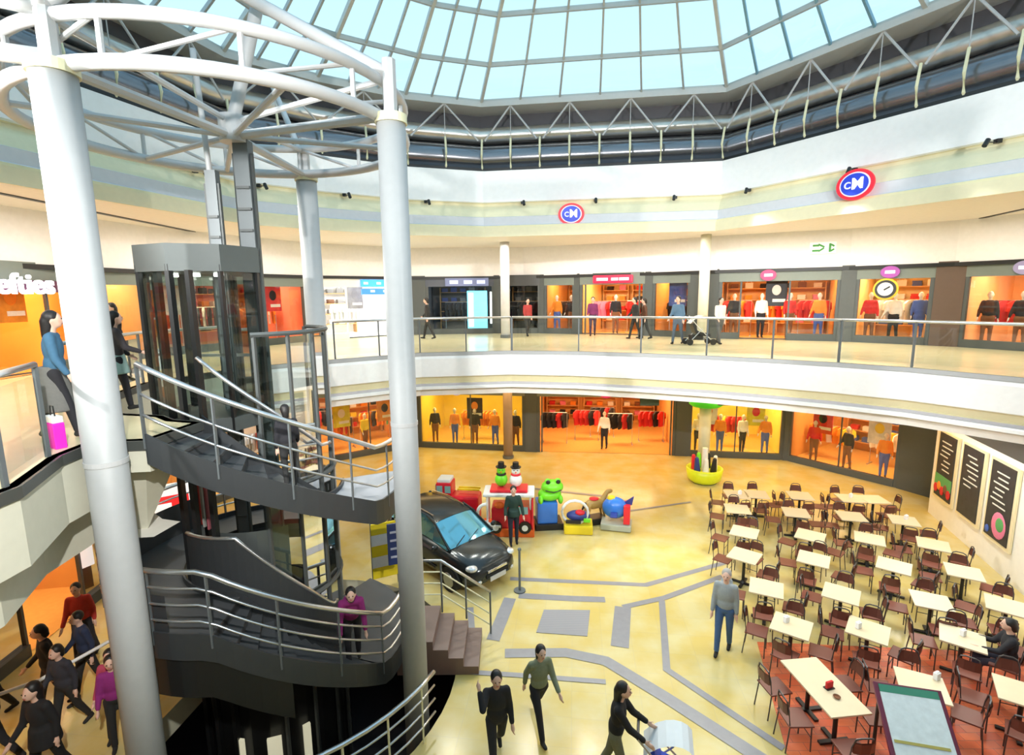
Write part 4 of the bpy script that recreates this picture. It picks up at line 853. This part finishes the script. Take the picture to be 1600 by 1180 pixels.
# ------------------------------------------------------------------ car
def build_car():
    t=thing('car','dark grey hatchback car on display behind the second white column','car',(-1.75,13.0,0),math.radians(-135))
    body=mat('car_paint',(.045,.052,.055),.18,.6); tyre=mat('tyre',(.012,.012,.012),.8); chrome=mat('chrome',(.7,.7,.72),.15,1); cg=mat('car_glass',(.16,.42,.52),.05,.7,spec=1.0)  # car glass coloured cyan and metallic to paint in the skylight's reflection
    # stations along the length (y): y, half width, bottom, shoulder height, deck height (bonnet or belt)
    ST=[(-1.86,.62,.34,.60,.72),(-1.80,.74,.24,.78,.93),(-1.45,.82,.20,.86,.97),(-.7,.85,.19,.86,.97),(.2,.85,.19,.84,.95),(.85,.84,.19,.80,.93),(1.25,.82,.20,.74,.88),(1.6,.76,.22,.68,.80),(1.82,.64,.26,.58,.68),(1.90,.48,.34,.48,.54)]
    rings=[]; g=MB()
    for y,hw,zb,zs_,zd in ST:
        prof=[(0,zb),(hw*.85,zb),(hw*.97,zb+.10),(hw,(zb+zs_)/2),(hw*.97,zs_),(hw*.84,zd-.02),(hw*.5,zd+.02),(0,zd+.03)]
        full=prof+[(-x,z) for x,z in prof[-2:0:-1]]; rings.append([g.b.verts.new((x,y,z)) for x,z in full])
    for A,B in zip(rings,rings[1:]):
        n=len(A)
        for k in range(n): g.b.faces.new((A[k],A[(k+1)%n],B[(k+1)%n],B[k]))
    g.b.faces.new(rings[0][::-1]); g.b.faces.new(rings[-1]); bmesh.ops.subdivide_edges(g.b,edges=g.b.edges[:],cuts=1,use_grid_fill=True,smooth=.6); g.build('body_shell',body,t,smooth=True)
    # cabin: windscreen base y=.95, roof -.0 .. -1.3
    CS=[(.98,.66,.93,.93),(.30,.60,.95,1.38),(-.05,.585,.96,1.475),(-.6,.58,.96,1.505),(-1.2,.575,.97,1.475),(-1.55,.56,.97,1.38),(-1.80,.60,.95,.97)]
    def cab(inset,zr):
        R=[]
        for y,hw,zb,zt in CS:
            R.append([(-hw*1.17,y,zb),(-hw*1.0,y,zb+(zt-zb)*.93-zr),(-hw*.7,y,zt-zr),(0,y,zt+.015-zr),(hw*.7,y,zt-zr),(hw*1.0,y,zb+(zt-zb)*.93-zr),(hw*1.17,y,zb)])
        return R
    R=cab(0,0); g=MB(); vr=[[g.b.verts.new(p) for p in r] for r in R]
    for A,B in zip(vr,vr[1:]):
        for k in range(6): g.b.faces.new((A[k],A[k+1],B[k+1],B[k]))
    g.build('window_glass',cg,t,smooth=False)
    g=MB(); 
    vr=[[g.b.verts.new((x,y,z+.012)) for x,y,z in r[1:6]] for r in R[1:6]]
    for A,B in zip(vr,vr[1:]):
        for k in range(4): g.b.faces.new((A[k],A[k+1],B[k+1],B[k]))
    g.build('roof_panel',body,t,smooth=True)
    for s_ in (-1,1):
        MB().tube([(s_*.66*1.1,.98,.95),(s_*.61,.30,1.37),(s_*.595,-.05,1.46)],.03,6).build('windscreen_pillar',body,t)
        MB().tube([(s_*.60*1.13,-.45,.97),(s_*.60,-.45,1.45)],.03,6).build('door_pillar',body,t); MB().tube([(s_*.66,-1.72,.97),(s_*.57,-1.5,1.38)],.05,6).build('rear_pillar',body,t)
        MB().tube([(s_*.50,.1,1.48),(s_*.52,-.6,1.535),(s_*.5,-1.3,1.50)],.014,6).build('roof_rail',chrome,t)
        MB().ell((s_*.97,.75,1.0),(.10,.06,.07),12).build('wing_mirror',body,t)
        MB().ell((s_*.60,1.66,.67),(.15,.16,.075),14).build('headlamp',mat('headlamp',(.75,.78,.8),.1,.5),t)
        MB().ell((s_*.52,1.86,.36),(.07,.04,.05),10).build('fog_lamp',MATS['headlamp'],t)
        MB().box((s_*.845,-.1,.80),(.02,.16,.03)).build('door_handle',chrome,t)
        MB().box((s_*.86,-.15,.42),(.02,1.5,.05)).build('side_strip',tyre,t)
        for y in (1.15,-1.2):
            wt=MB(); wt.cone((s_*.80,y,.30),.30,.30,.20,28,Matrix.Rotation(PI/2,4,'Y')); wo=wt.build('wheel',tyre,t)
            h=MB(); h.cone((s_*.905,y,.30),.19,.17,.02,18,Matrix.Rotation(PI/2,4,'Y')); h.build('hub_cap',mat('alloy',(.35,.36,.37),.3,.8),wo)
            MB().tube([(s_*.86,y+.36*math.cos(q*PI/8),.30+.36*math.sin(q*PI/8)) for q in range(9)],.025,6).build('wheel_arch',tyre,t)
    MB().box((0,1.90,.55),(.62,.06,.06),bev=.01).build('grille',chrome,t); MB().box((0,1.90,.44),(.7,.05,.10),bev=.01).build('lower_grille',tyre,t)
    MB().box((0,1.935,.36),(.5,.02,.11)).build('number_plate',mat('plate',(.6,.6,.58),.5),t)
    MB().tube([(.1,1.0,.97),(-.35,.82,1.06)],.010,5).build('wiper',tyre,t); MB().tube([(.5,1.0,.96),(.1,.84,1.06)],.010,5).build('wiper',tyre,t)
    return t
build_car()

# ------------------------------------------------------------------ coin rides between the car and the shop entrance
CB=mat('ride_blue',(.04,.20,.70),.3); CR=mat('ride_red',(.78,.02,.04),.3); CY=mat('ride_yellow',(.90,.70,.03),.3); CG=mat('ride_green',(.20,.80,.03),.35); CW=mat('ride_white',(.88,.90,.88),.35); RB=mat('ride_black',(.015,.015,.015),.4); CO=mat('ride_tan',(.50,.30,.08),.4); NAVY=mat('ride_navy',(.03,.05,.25),.4)
def wheel(t,x,y,z,r,axis='Y',m=RB,hub=CW):
    R_=Matrix.Rotation(PI/2,4,'X') if axis=='Y' else Matrix.Rotation(PI/2,4,'Y'); sgn=-1 if y<0 else 1
    o=MB().cone((x,y,z),r,r,.09,20,R_).build('wheel',m,t); MB().cone((x,y+sgn*.03,z),r*.5,r*.5,.06,16,R_).build('hub_cap',hub,o)
t=thing('kiddie_ride','red toy fire engine ride with white cab top, leftmost of the rides','kiddie ride',(-1.75,15.7,0),math.radians(-8))
MB().box((0,0,.12),(1.35,.75,.24),bev=.03).build('base',CR,t); MB().box((.1,0,.55),(1.25,.62,.6),bev=.08).build('engine_body',CR,t); MB().box((-.38,0,1.05),(.5,.58,.42),bev=.06).build('cab',CR,t)
MB().box((-.38,0,1.30),(.42,.5,.12),bev=.04).build('cab_roof',CW,t)
for x in (-.5,-.24): MB().box((x,-.30,1.06),(.18,.02,.22)).build('side_window',cloth('w',(.25,.45,.45)),t)
MB().box((-.645,0,1.06),(.02,.42,.24)).build('windscreen',MATS['cloth_w'],t)
for x in (-.4,.45): wheel(t,x,-.33,.34,.2)
MB().box((.35,0,.98),(.7,.06,.05)).build('ladder_rail',CY,t); MB().box((.35,.18,.98),(.7,.06,.05)).build('ladder_rail',CY,t)
t=thing('kiddie_ride','small red toy car ride with navy wheel, just behind the grey car','kiddie ride',(-1.5,14.7,0),math.radians(-12))
MB().box((0,0,.1),(1.0,.6,.2),bev=.03).build('base',CR,t)
g=MB(); g.ell((0,0,.38),(.52,.30,.25),18); g.build('toy_body',CR,t,smooth=True); MB().ell((-.05,0,.62),(.26,.22,.18),14).build('toy_cabin',NAVY,t,smooth=True)
for x in (-.3,.32): wheel(t,x,-.28,.25,.17,m=NAVY,hub=CR)
MB().ell((.48,-.15,.4),(.06,.06,.06),8).build('lamp',CY,t)
t=thing('kiddie_ride','large red bus ride with white arch and canopy, behind the dark dressed man','kiddie ride',(-.15,14.75,0),math.radians(-3))
MB().box((0,0,.12),(1.55,.8,.24),bev=.03).build('base',cloth('orange_base',(.85,.15,.02)),t); MB().box((.12,0,.55),(1.2,.66,.65),bev=.06).build('bus_body',CR,t)
for x in (-.6,.66): 
    for y in (-.3,.3): MB().bar((x,y,.2),(x,y,1.22),.03).build('canopy_post',CW,t)
MB().box((.03,0,1.26),(1.5,.78,.10),bev=.04).build('canopy',CW,t); MB().box((.03,0,1.36),(1.1,.6,.08),bev=.03).build('canopy_top',CR,t)
MB().tube([(-.62+.26*math.cos(q*PI/8),-.36,.72+.28*math.sin(q*PI/8)) for q in range(4,13)],.05,8).build('white_arch',CW,t,smooth=True)
MB().tube([(-.62,-.38,.44),(-.45,-.4,.36),(-.2,-.4,.34)],.05,8).build('white_arch',CW,t,smooth=True)
MB().box((.45,-.34,.80),(.28,.03,.22),bev=.01).build('side_window',MATS['cloth_w'],t); MB().box((.72,-.1,.7),(.05,.6,.9),bev=.02).build('back_panel',CR,t)
MB().ell((-.25,-.3,.95),(.16,.10,.1),10).build('orange_seat',MATS['cloth_orange_base'],t)
for x in (-.35,.5): wheel(t,x,-.38,.30,.18)
def snowfig(x,y,z,c1,c2,lab):
    t=thing('toy_figure',lab,'toy figure',(x,y,z)); MB().ell((0,0,.20),(.19,.17,.21),16).build('figure_body',c1,t,smooth=True); MB().ell((0,0,.48),(.13,.12,.14),14).build('figure_head',c1,t,smooth=True)
    MB().cone((0,0,.58),.16,.16,.025,16).build('hat_brim',RB,t); MB().cone((0,0,.59),.10,.09,.15,16).build('hat_crown',RB,t); MB().tube([(.12*math.cos(k*PI/5),.11*math.sin(k*PI/5),.37) for k in range(10)],.035,6,closed=True).build('scarf',c2,t,smooth=True)
    MB().ell((0,-.135,.47),(.02,.06,.02),8).build('nose',MATS['cloth_orange_base'],t)
    for s_ in (-1,1): MB().ell((s_*.05,-.11,.52),(.016,.012,.016),8).build('eye',RB,t)
snowfig(-.35,14.8,1.41,CG,RB,'small green figure with a black hat standing on the red ride canopy'); snowfig(.08,14.75,1.41,CW,CR,'small white snowman with red scarf and black hat on the ride canopy')
t=thing('kiddie_ride','blue box ride carrying a bright green frog','kiddie ride',(1.05,15.1,0),math.radians(5))
MB().box((0,0,.10),(.85,.7,.2),bev=.03).build('base',RB,t); MB().box((-.05,0,.52),(.62,.55,.66),bev=.05).build('blue_box',CB,t); MB().ell((.05,0,1.02),(.36,.30,.20),16).build('frog_body',CG,t,smooth=True); MB().ell((.12,-.08,1.28),(.34,.28,.21),16).build('frog_head',CG,t,smooth=True)
for s_ in (-1,1):
    e_=MB().ell((.12+s_*.15,-.16,1.47),(.10,.09,.10),12).build('frog_eye',CG,t,smooth=True); MB().ell((.12+s_*.15,-.235,1.48),(.07,.03,.07),10).build('pupil',RB,e_)
    MB().ell((.05+s_*.3,-.2,.92),(.08,.12,.14),10).build('frog_leg',CG,t,smooth=True)
MB().tube([(-.12,-.29,1.24),(.12,-.36,1.20),(.36,-.29,1.24)],.015,6).build('frog_mouth',RB,t)
t=thing('kiddie_ride','yellow based ride with a white hoop over the seat, right of the frog','kiddie ride',(1.88,14.75,0),math.radians(-6))
MB().box((.05,0,.14),(.85,.62,.28),bev=.05).build('base',CY,t); MB().tube([(-.05+.38*math.cos(q*PI/8),-.1,.62+.36*math.sin(q*PI/8)) for q in range(0,16)],.045,8,closed=True).build('white_hoop',CW,t,smooth=True)
MB().ell((.05,0,.48),(.36,.2,.16),14).build('seat_tub',NAVY,t,smooth=True); MB().ell((.1,-.1,.62),(.15,.12,.08),10).build('seat_pad',CR,t,smooth=True); MB().box((.3,-.2,.42),(.2,.1,.1),bev=.02).build('green_block',CG,t); MB().box((-.1,-.24,.38),(.45,.08,.10),bev=.02).build('black_strip',RB,t)
t=thing('kiddie_ride','tan rocking horse ride between the hoop ride and the blue and red ride','kiddie ride',(2.5,15.3,0),math.radians(20))
g=MB(); g.ell((0,0,.62),(.34,.15,.17),14); g.cap((.26,0,.66),(.42,0,.92),.10,.07); g.ell((.50,0,.95),(.14,.07,.08),10)
for x in (-.22,.22):
    for y in (-.1,.1): g.cap((x,y,.58),(x+.08*(1 if x>0 else -1),y,.2),.055,.035)
remesh(g,.02,CO,'horse_body',t,3); MB().box((0,0,.1),(.7,.45,.2),bev=.04).build('base',RB,t); MB().ell((-.02,0,.78),(.16,.14,.05),10).build('saddle',CR,t); MB().cap((-.32,0,.65),(-.46,0,.42),.05,.02).build('tail',RB,t)
t=thing('kiddie_ride','blue and red toy aeroplane ride with pointed fin, rightmost of the rides','kiddie ride',(3.1,14.9,0),math.radians(-15))
MB().box((0,0,.12),(.9,.6,.2),bev=.04).build('base',mat('ride_grey',(.45,.48,.40),.4),t); MB().ell((-.05,0,.65),(.38,.26,.33),16).build('plane_body',CB,t,smooth=True); g=MB(); g.prism([(.22,-.26),(.40,-.24),(.40,.24),(.22,.26)],.25,.80); g.build('red_panel',CR,t)
g=MB(); A=[(.1,0,.75),(.5,0,1.05),(.45,0,.78)]; g.poly([(x,-.03,z) for x,y,z in A]); g.poly([(x,.03,z) for x,y,z in A]); g.strip([(x,-.03,z) for x,y,z in A],[(x,.03,z) for x,y,z in A],True); g.build('fin',NAVY,t)
MB().ell((-.15,0,.92),(.14,.12,.10),10).build('yellow_seat',CY,t); MB().box((-.05,-.05,.58),(.2,1.1,.04),bev=.015).build('wing',NAVY,t)
# yellow planter kiosk at the column foot
t=thing('planter_kiosk','yellow green round tub with toys and plants at the foot of the column','planter',(7.15,18.75,0))
MB().lathe([(.42,0),(.60,.15),(.66,.55),(.60,.56),(.55,.45)],n=28).build('tub',mat('lime_yellow',(.72,.85,.02),.35),t,smooth=True)
for k in range(7):
    a=k*2*PI/7; c=[CW,RB,CG,CR,NAVY,CW,RB][k]; MB().cap((.36*math.cos(a),.36*math.sin(a),.5),(.40*math.cos(a),.40*math.sin(a),.95),.12,.07).build('toy_item',c,t,smooth=True)
MB().cone((0,0,.4),.12,.10,.9,14).build('post',CW,t); MB().lathe([(.44,0),(.44,.05)],n=24).build('foot_ring',RB,t)
# blue sign stand by the stair, barrier post, red-white kiosk behind the stair
t=thing('notice_board','dark blue notice board with pale lines on a post left of second column','notice board',(-2.62,11.4,0),math.radians(20))
MB().bar((0,0,0),(0,0,1.0),.03).build('post',black,t); MB().box((0,-.03,1.35),(.62,.05,1.0),bev=.01).build('blue_panel',mat('board_blue',(.03,.05,.16),.4),t)
for k in range(4): MB().box((0,-.062,1.05+k*.2),(.5,.01,.05)).build('pale_line',mat('board_pale',(.5,.52,.62),.5),t)
MB().box((0,0,.02),(.4,.4,.04)).build('base_plate',black,t)
t=thing('banner_stand','yellow and white striped banner stand left of the blue notice board','banner stand',(-3.15,11.9,0),math.radians(25))
for k in range(5): MB().box((0,0,.35+k*.28),(.6,.04,.27)).build('stripe_panel',[CY,CW][k%2] if k<9 else CY,t)
for s_ in (-1,1): MB().bar((s_*.3,0,0),(s_*.3,0,1.65),.02).build('side_pole',steel,t)
t=thing('barrier_post','slim grey barrier post on the marble right of the car','barrier post',(.13,11.55,0))
MB().cone((0,0,0),.14,.14,.03,20).build('base_plate',midsteel,t); MB().bar((0,0,.02),(0,0,1.05),.028,n=12).build('pole',midsteel,t); MB().ell((0,0,1.06),(.045,.045,.045),12).build('knob',midsteel,t)
t=thing('light_box_sign','red and white lit advertising box on the left behind the stair','advertising box',(-8.85,12.3,.6),math.radians(35))
MB().box((0,0,.9),(1.5,.3,1.8),bev=.03).build('white_box',mat('lit_white',(.9,.88,.85),.4,emit=.6),t); MB().box((0,-.17,1.15),(1.4,.03,.85)).build('red_panel',mat('lit_red',(.85,.03,.03),.4,emit=.6),t); MB().box((-.15,-.19,1.15),(.95,.02,.5)).build('white_patch',mat('lit_white2',(.9,.88,.82),.4,emit=.6),t); MB().ell((.55,-.19,1.15),(.18,.03,.2)).build('orange_spot',CM['orange'],t)
for k in range(3): MB().box((0,-.17,.15+k*.16),(1.3,.02,.05)).build('pink_line',mat('lit_pink',(.85,.25,.25),.4,emit=.4),t)
MB().box((0,0,-.3),(1.2,.25,.62)).build('stand',dark,t)

# ------------------------------------------------------------------ shoppers
person('person in grey hooded jacket and blue jeans standing left of the dining tables',(4.1,9.35,0),150,1.78,'grey_hood',(.30,.34,.36),(.06,.13,.30),'grey',0,((14,4),(-10,8)),((6,18,8),(-4,12,8)),2,hood=True,vox=.016)
person('person in black clothes walking with one arm raised to the head, bottom centre left',(-.28,6.85,0),190,1.66,'black_a',(.015,.015,.018),(.02,.02,.025),'black',.10,((22,6),(-20,22)),((78,140,18),(5,18,10)),2,vox=.012)
person('person in green and grey vest striding over the marble behind the arm raising walker',(.38,7.55,0),200,1.62,'olive_vest',(.20,.23,.15),(.015,.015,.02),'black',.16,((30,8),(-28,25)),((-25,20,8),(28,30,10)),6,vox=.012)
person('person in black coat and olive shorts pushing a blue and white stroller',(1.42,6.55,0),-110,1.68,'black_b',(.012,.012,.014),(.16,.16,.10),'black',.22,((16,5),(-14,12)),((42,25,4),(42,25,4)),6,vox=.012)
person('person in dark green top and black trousers standing between the rides and car',(.0,13.95,0),185,1.74,'darkgreen_a',(.02,.05,.04),(.02,.025,.05),'black',0,((6,2),(-4,3)),((10,40,14),(8,30,16)),2,coat=.12,vox=.016)
person('person in magenta top with black hair leaning forward on the lower stair flight',tuple(pol(333,1.9,.93)),200,1.62,'magenta_a',(.26,.02,.16),(.02,.02,.03),'black',.12,((10,5),(-8,5)),((45,20,8),(40,25,8)),34,vox=.016)
MB().prism([tuple(pol(a,RI)[:2]) for a in range(378,425,6)]+[tuple(pol(a,RO)[:2]) for a in range(420,377,-6)],.63,.75).build('landing_floor',tread,st,world=True)
# lower left crowd beside the stairwell
LLP=[((-6.75,6.6),170,1.75,'black_c',(.012,.012,.014),(.01,.01,.012),.2,'in long black coat with long hair by the left stairwell edge'),((-7.9,7.0),120,1.70,'plum_a',(.12,.02,.10),(.015,.015,.02),.15,'in plum top at the far left edge of the crowd'),
((-7.6,8.4),150,1.66,'navy_a',(.02,.03,.07),(.02,.02,.02),.0,'in navy jacket walking behind the white sloping rail'),((-6.45,7.55),200,1.55,'pink_a',(.42,.05,.10),(.02,.02,.02),.1,'in dusky pink top between two dark coated shoppers'),
((-7.4,5.95),130,1.62,'charcoal_a',(.03,.03,.035),(.02,.02,.02),.12,'in charcoal jacket at the bottom left corner'),((-7.25,9.6),220,1.70,'black_d',(.02,.02,.02),(.03,.03,.04),.0,'in black jacket near the orange lower shop'),((-8.4,9.3),200,1.68,'red_a',(.5,.04,.03),(.02,.02,.03),.0,'in red top near the lower left orange shop')]
for (x,y),yw_,H,nm,c,lc,hl,lab in LLP:
    person('person '+lab,(x,y,0),yw_,H,nm,c,lc,'black',hl,((16,5),(-14,12)),((14,35,10),(-10,20,8)),3,vox=.018,coat=.25 if nm=='black_c' else 0)
person('person in magenta jacket standing below the stair beside the near column',(-6.25,7.3,0),210,1.60,'magenta_b',(.25,.02,.17),(.02,.02,.02),'black',.1,((6,3),(-6,3)),((8,20,10),(10,25,8)),2,vox=.018)
# people on the stairs
person('small person in black jacket coming down the upper stair flight',tuple(pol(-52,1.8,zs(-48))),30,1.28,'black_e',(.015,.015,.02),(.02,.02,.02),'black',.1,((18,20),(-10,10)),((10,30,8),(-8,20,8)),4,vox=.018)
# upper walkway people
person('person in blue jacket with long hair behind the left glass balustrade',(-5.95,6.75,5.2),-60,1.68,'blue_a',(.05,.14,.24),(.02,.02,.03),'black',.2,((14,4),(-12,8)),((10,20,8),(-8,20,8)),2,skirt=(.62,(.16,.16,.15)),vox=.016)
person('person in pale teal skirt and dark top at the landing right of the near column',(-6.4,8.4,5.2),-40,1.62,'dark_c',(.04,.035,.04),(.02,.02,.03),'black',.14,((10,4),(-8,8)),((20,50,8),(12,40,8)),3,skirt=(.35,(.30,.46,.44)),vox=.016)
person('person in black with hair tied up near the tan upper shop',(-9.2,12.2,5.2),160,1.72,'black_f',(.015,.015,.02),(.02,.02,.02),'black',.1,((6,4),(-6,4)),((10,20,8),(10,20,8)),2,vox=.02)
t=thing('shopping_bag','bright pink and white shopping bag on the floor by the left glass balustrade','shopping bag',(-5.62,6.25,5.2),math.radians(-30))
MB().box((0,0,.16),(.26,.12,.32),bev=.01).build('pink_bag',mat('hot_pink',(.95,.02,.55),.5),t); MB().box((0,0,.36),(.25,.11,.08),bev=.01).build('white_top',CW,t); MB().tube([(-.06,0,.40),(-.04,0,.52),(.04,0,.52),(.06,0,.40)],.008,6).build('bag_handle',RB,t)
for (x,y),yw_,nm,c,lc,H,lab in [((5.9,18.6),140,'blue_d',(.10,.18,.28),(.10,.13,.18),1.72,'in grey blue jacket pushing the stroller on the far upper walkway'),((7.3,18.4),190,'cream_d',(.75,.74,.62),(.10,.10,.10),1.66,'in white top beside the stroller on the far upper walkway'),((4.9,20.8),100,'black_g',(.02,.02,.02),(.02,.02,.02),1.68,'in black in front of the pier right of the red sign'),((5.3,20.9),80,'brown_g',(.10,.04,.02),(.02,.02,.02),1.64,'in brown top beside the black dressed shopper near red sign'),
 ((3.5,22.6),170,'purple_g',(.16,.02,.10),(.05,.03,.06),1.70,'in purple and black at the entrance under the red sign'),((.7,22.9),200,'red_g',(.35,.04,.04),(.03,.03,.03),1.66,'in red top before the black upper shop'),((-3.5,22.0),90,'black_h',(.02,.02,.02),(.02,.02,.02),1.74,'in black just right of second column on upper walkway')]:
    person('person '+lab,(x,y,5.2),yw_,H,nm,c,lc,'black',.05,((16,5),(-14,12)),((14,35,10),(-10,20,8)),2,vox=.024)
# seated diner
person('person in dark clothes seated at the first red floor row, right side',(8.75,8.35,0),60,1.72,'black_i',(.02,.02,.025),(.03,.03,.05),'black',.05,((85,85),(80,82)),((35,60,8),(40,55,8)),4,vox=.018,seated=True)
def stroller(loc,rz,c1,c2,lab):
    t=thing('stroller',lab,'stroller',loc,rz)
    for s_ in (-1,1):
        MB().tube([(s_*.24,-.45,1.02),(s_*.24,-.10,.62),(s_*.24,.42,.12)],.014,6).build('side_tube',steel,t); MB().tube([(s_*.24,-.38,.12),(s_*.24,.05,.58)],.014,6).build('rear_tube',steel,t)
        for y in (-.38,.42): wo=MB().cone((s_*.26,y,.11),.11,.11,.04,18,Matrix.Rotation(PI/2,4,'Y')).build('wheel',RB,t)
    MB().tube([(-.24,-.45,1.02),(.24,-.45,1.02)],.02,6).build('push_handle',RB,t)
    g=MB(); pr=[(-.22,.78),(-.12,.50),(.10,.42),(.34,.40),(.36,.30),(.05,.32),(-.18,.42),(-.30,.75)]; 
    A=[(-.21,y,z) for y,z in pr]; B=[(.21,y,z) for y,z in pr]; g.strip(A,B,True); g.poly(A); g.poly(B[::-1]); g.build('seat_fabric',c1,t)
    g=MB(); n=8
    for k in range(n-1):
        a=PI*.05+k*PI*.62/(n-1); b=PI*.05+(k+1)*PI*.62/(n-1); f=lambda q,x:(x,-.08-.40*math.cos(q+.6),.60+.42*math.sin(q+.2)); g.strip([f(a,-.23),f(a,.23)],[f(b,-.23),f(b,.23)])
    g.build('canopy',c2,t); MB().box((0,-.1,.26),(.38,.4,.16),bev=.03).build('basket',c1,t)
    return t
stroller((2.15,6.35,0),math.radians(-105),mat('royal_blue',(.02,.08,.62),.6),mat('stroller_pale',(.65,.70,.75),.6),'blue and white stroller at the bottom edge pushed by a person in black')
stroller((6.55,18.3,5.2),math.radians(-90),RB,CW,'black and white stroller on the far upper walkway by the cream column')
# white sloping rail at lower left
t=thing('sloping_handrail','pale sloping handrail crossing the crowd at the lower left corner','handrail',(-7.6,7.6,0))
MB().tube([(-8.7,6.6,1.0),(-7.6,7.5,1.0),(-7.0,8.9,1.0)],.03,8).build('handrail',white,t,world=True,smooth=True)
for x,y in ((-8.7,6.6),(-7.6,7.5),(-7.0,8.9)): MB().bar((x,y,0),(x,y,1.0),.02).build('post',midsteel,t,world=True)

# unseen spotlights added behind the viewer to brighten the far side of the hall
for i,(x,y,tx,ty,tz) in enumerate([(-7,-.6,2,17,4.7),(-2,-.6,-2,17,10.2),(3,-.6,6,15,4.7),(8,-.6,9,13,10.2),(10.6,1.5,-4,16,4.6),(-9.2,4,9,12.5,4.7),(5,-.6,4,17,10.4),(0,-.6,-6,8,4.6)]):
    t=thing('spotlight','added unseen spotlight on the near cove edge behind the viewer, %s one'%ORD(i),'spotlight',(x,y,9.9)); dv=(Vector((tx,ty,tz))-Vector((x,y,9.9))).normalized()
    MB().box((0,0,0),(.1,.1,.08)).build('bracket',black,t); MB().bar((0,0,0),dv*.25,.05,n=12).build('lamp_housing',black,t)
    l=bpy.data.lights.new('spot','SPOT'); l.energy=3000 if tz<5 else 1700; l.spot_size=.9; l.spot_blend=.8; l.color=(1,.98,.94); l.shadow_soft_size=.1
    lo=bpy.data.objects.new('spot_light',l); COL.objects.link(lo); lo.location=Vector((x,y,9.9))+dv*.3; lo.rotation_euler=dv.to_track_quat('-Z','Y').to_euler()

# slot lines in the upper ceiling
MB().box((-10.35,15.5,9.14),(.14,15,.02)).build('trim_31',black,kind='structure')
MB().box((13.9,14.6,9.14),(.12,7,.02),-.22).build('trim_32',black,kind='structure')
for (x,y),yw_,H,nm,c,lc,lab in [((-7.9,8.0),140,1.68,'black_j',(.015,.015,.018),(.02,.02,.02),'in black hooded top between the red top and plum top shoppers'),((-7.3,7.6),170,1.6,'charcoal_k',(.03,.03,.04),(.02,.02,.02),'in charcoal jacket at the middle of the lower left crowd'),
 ((-8.9,11.0),190,1.7,'white_k',(.6,.55,.5),(.05,.05,.06),'in pale top in front of the orange lower shop'),((-8.9,7.9),150,1.7,'black_l',(.02,.02,.02),(.02,.02,.02),'in black at the left edge beside the lower shop window')]:
    person('person '+lab,(x,y,0),yw_,H,nm,c,lc,'black',.08,((16,5),(-14,12)),((14,35,10),(-10,20,8)),3,vox=.018)
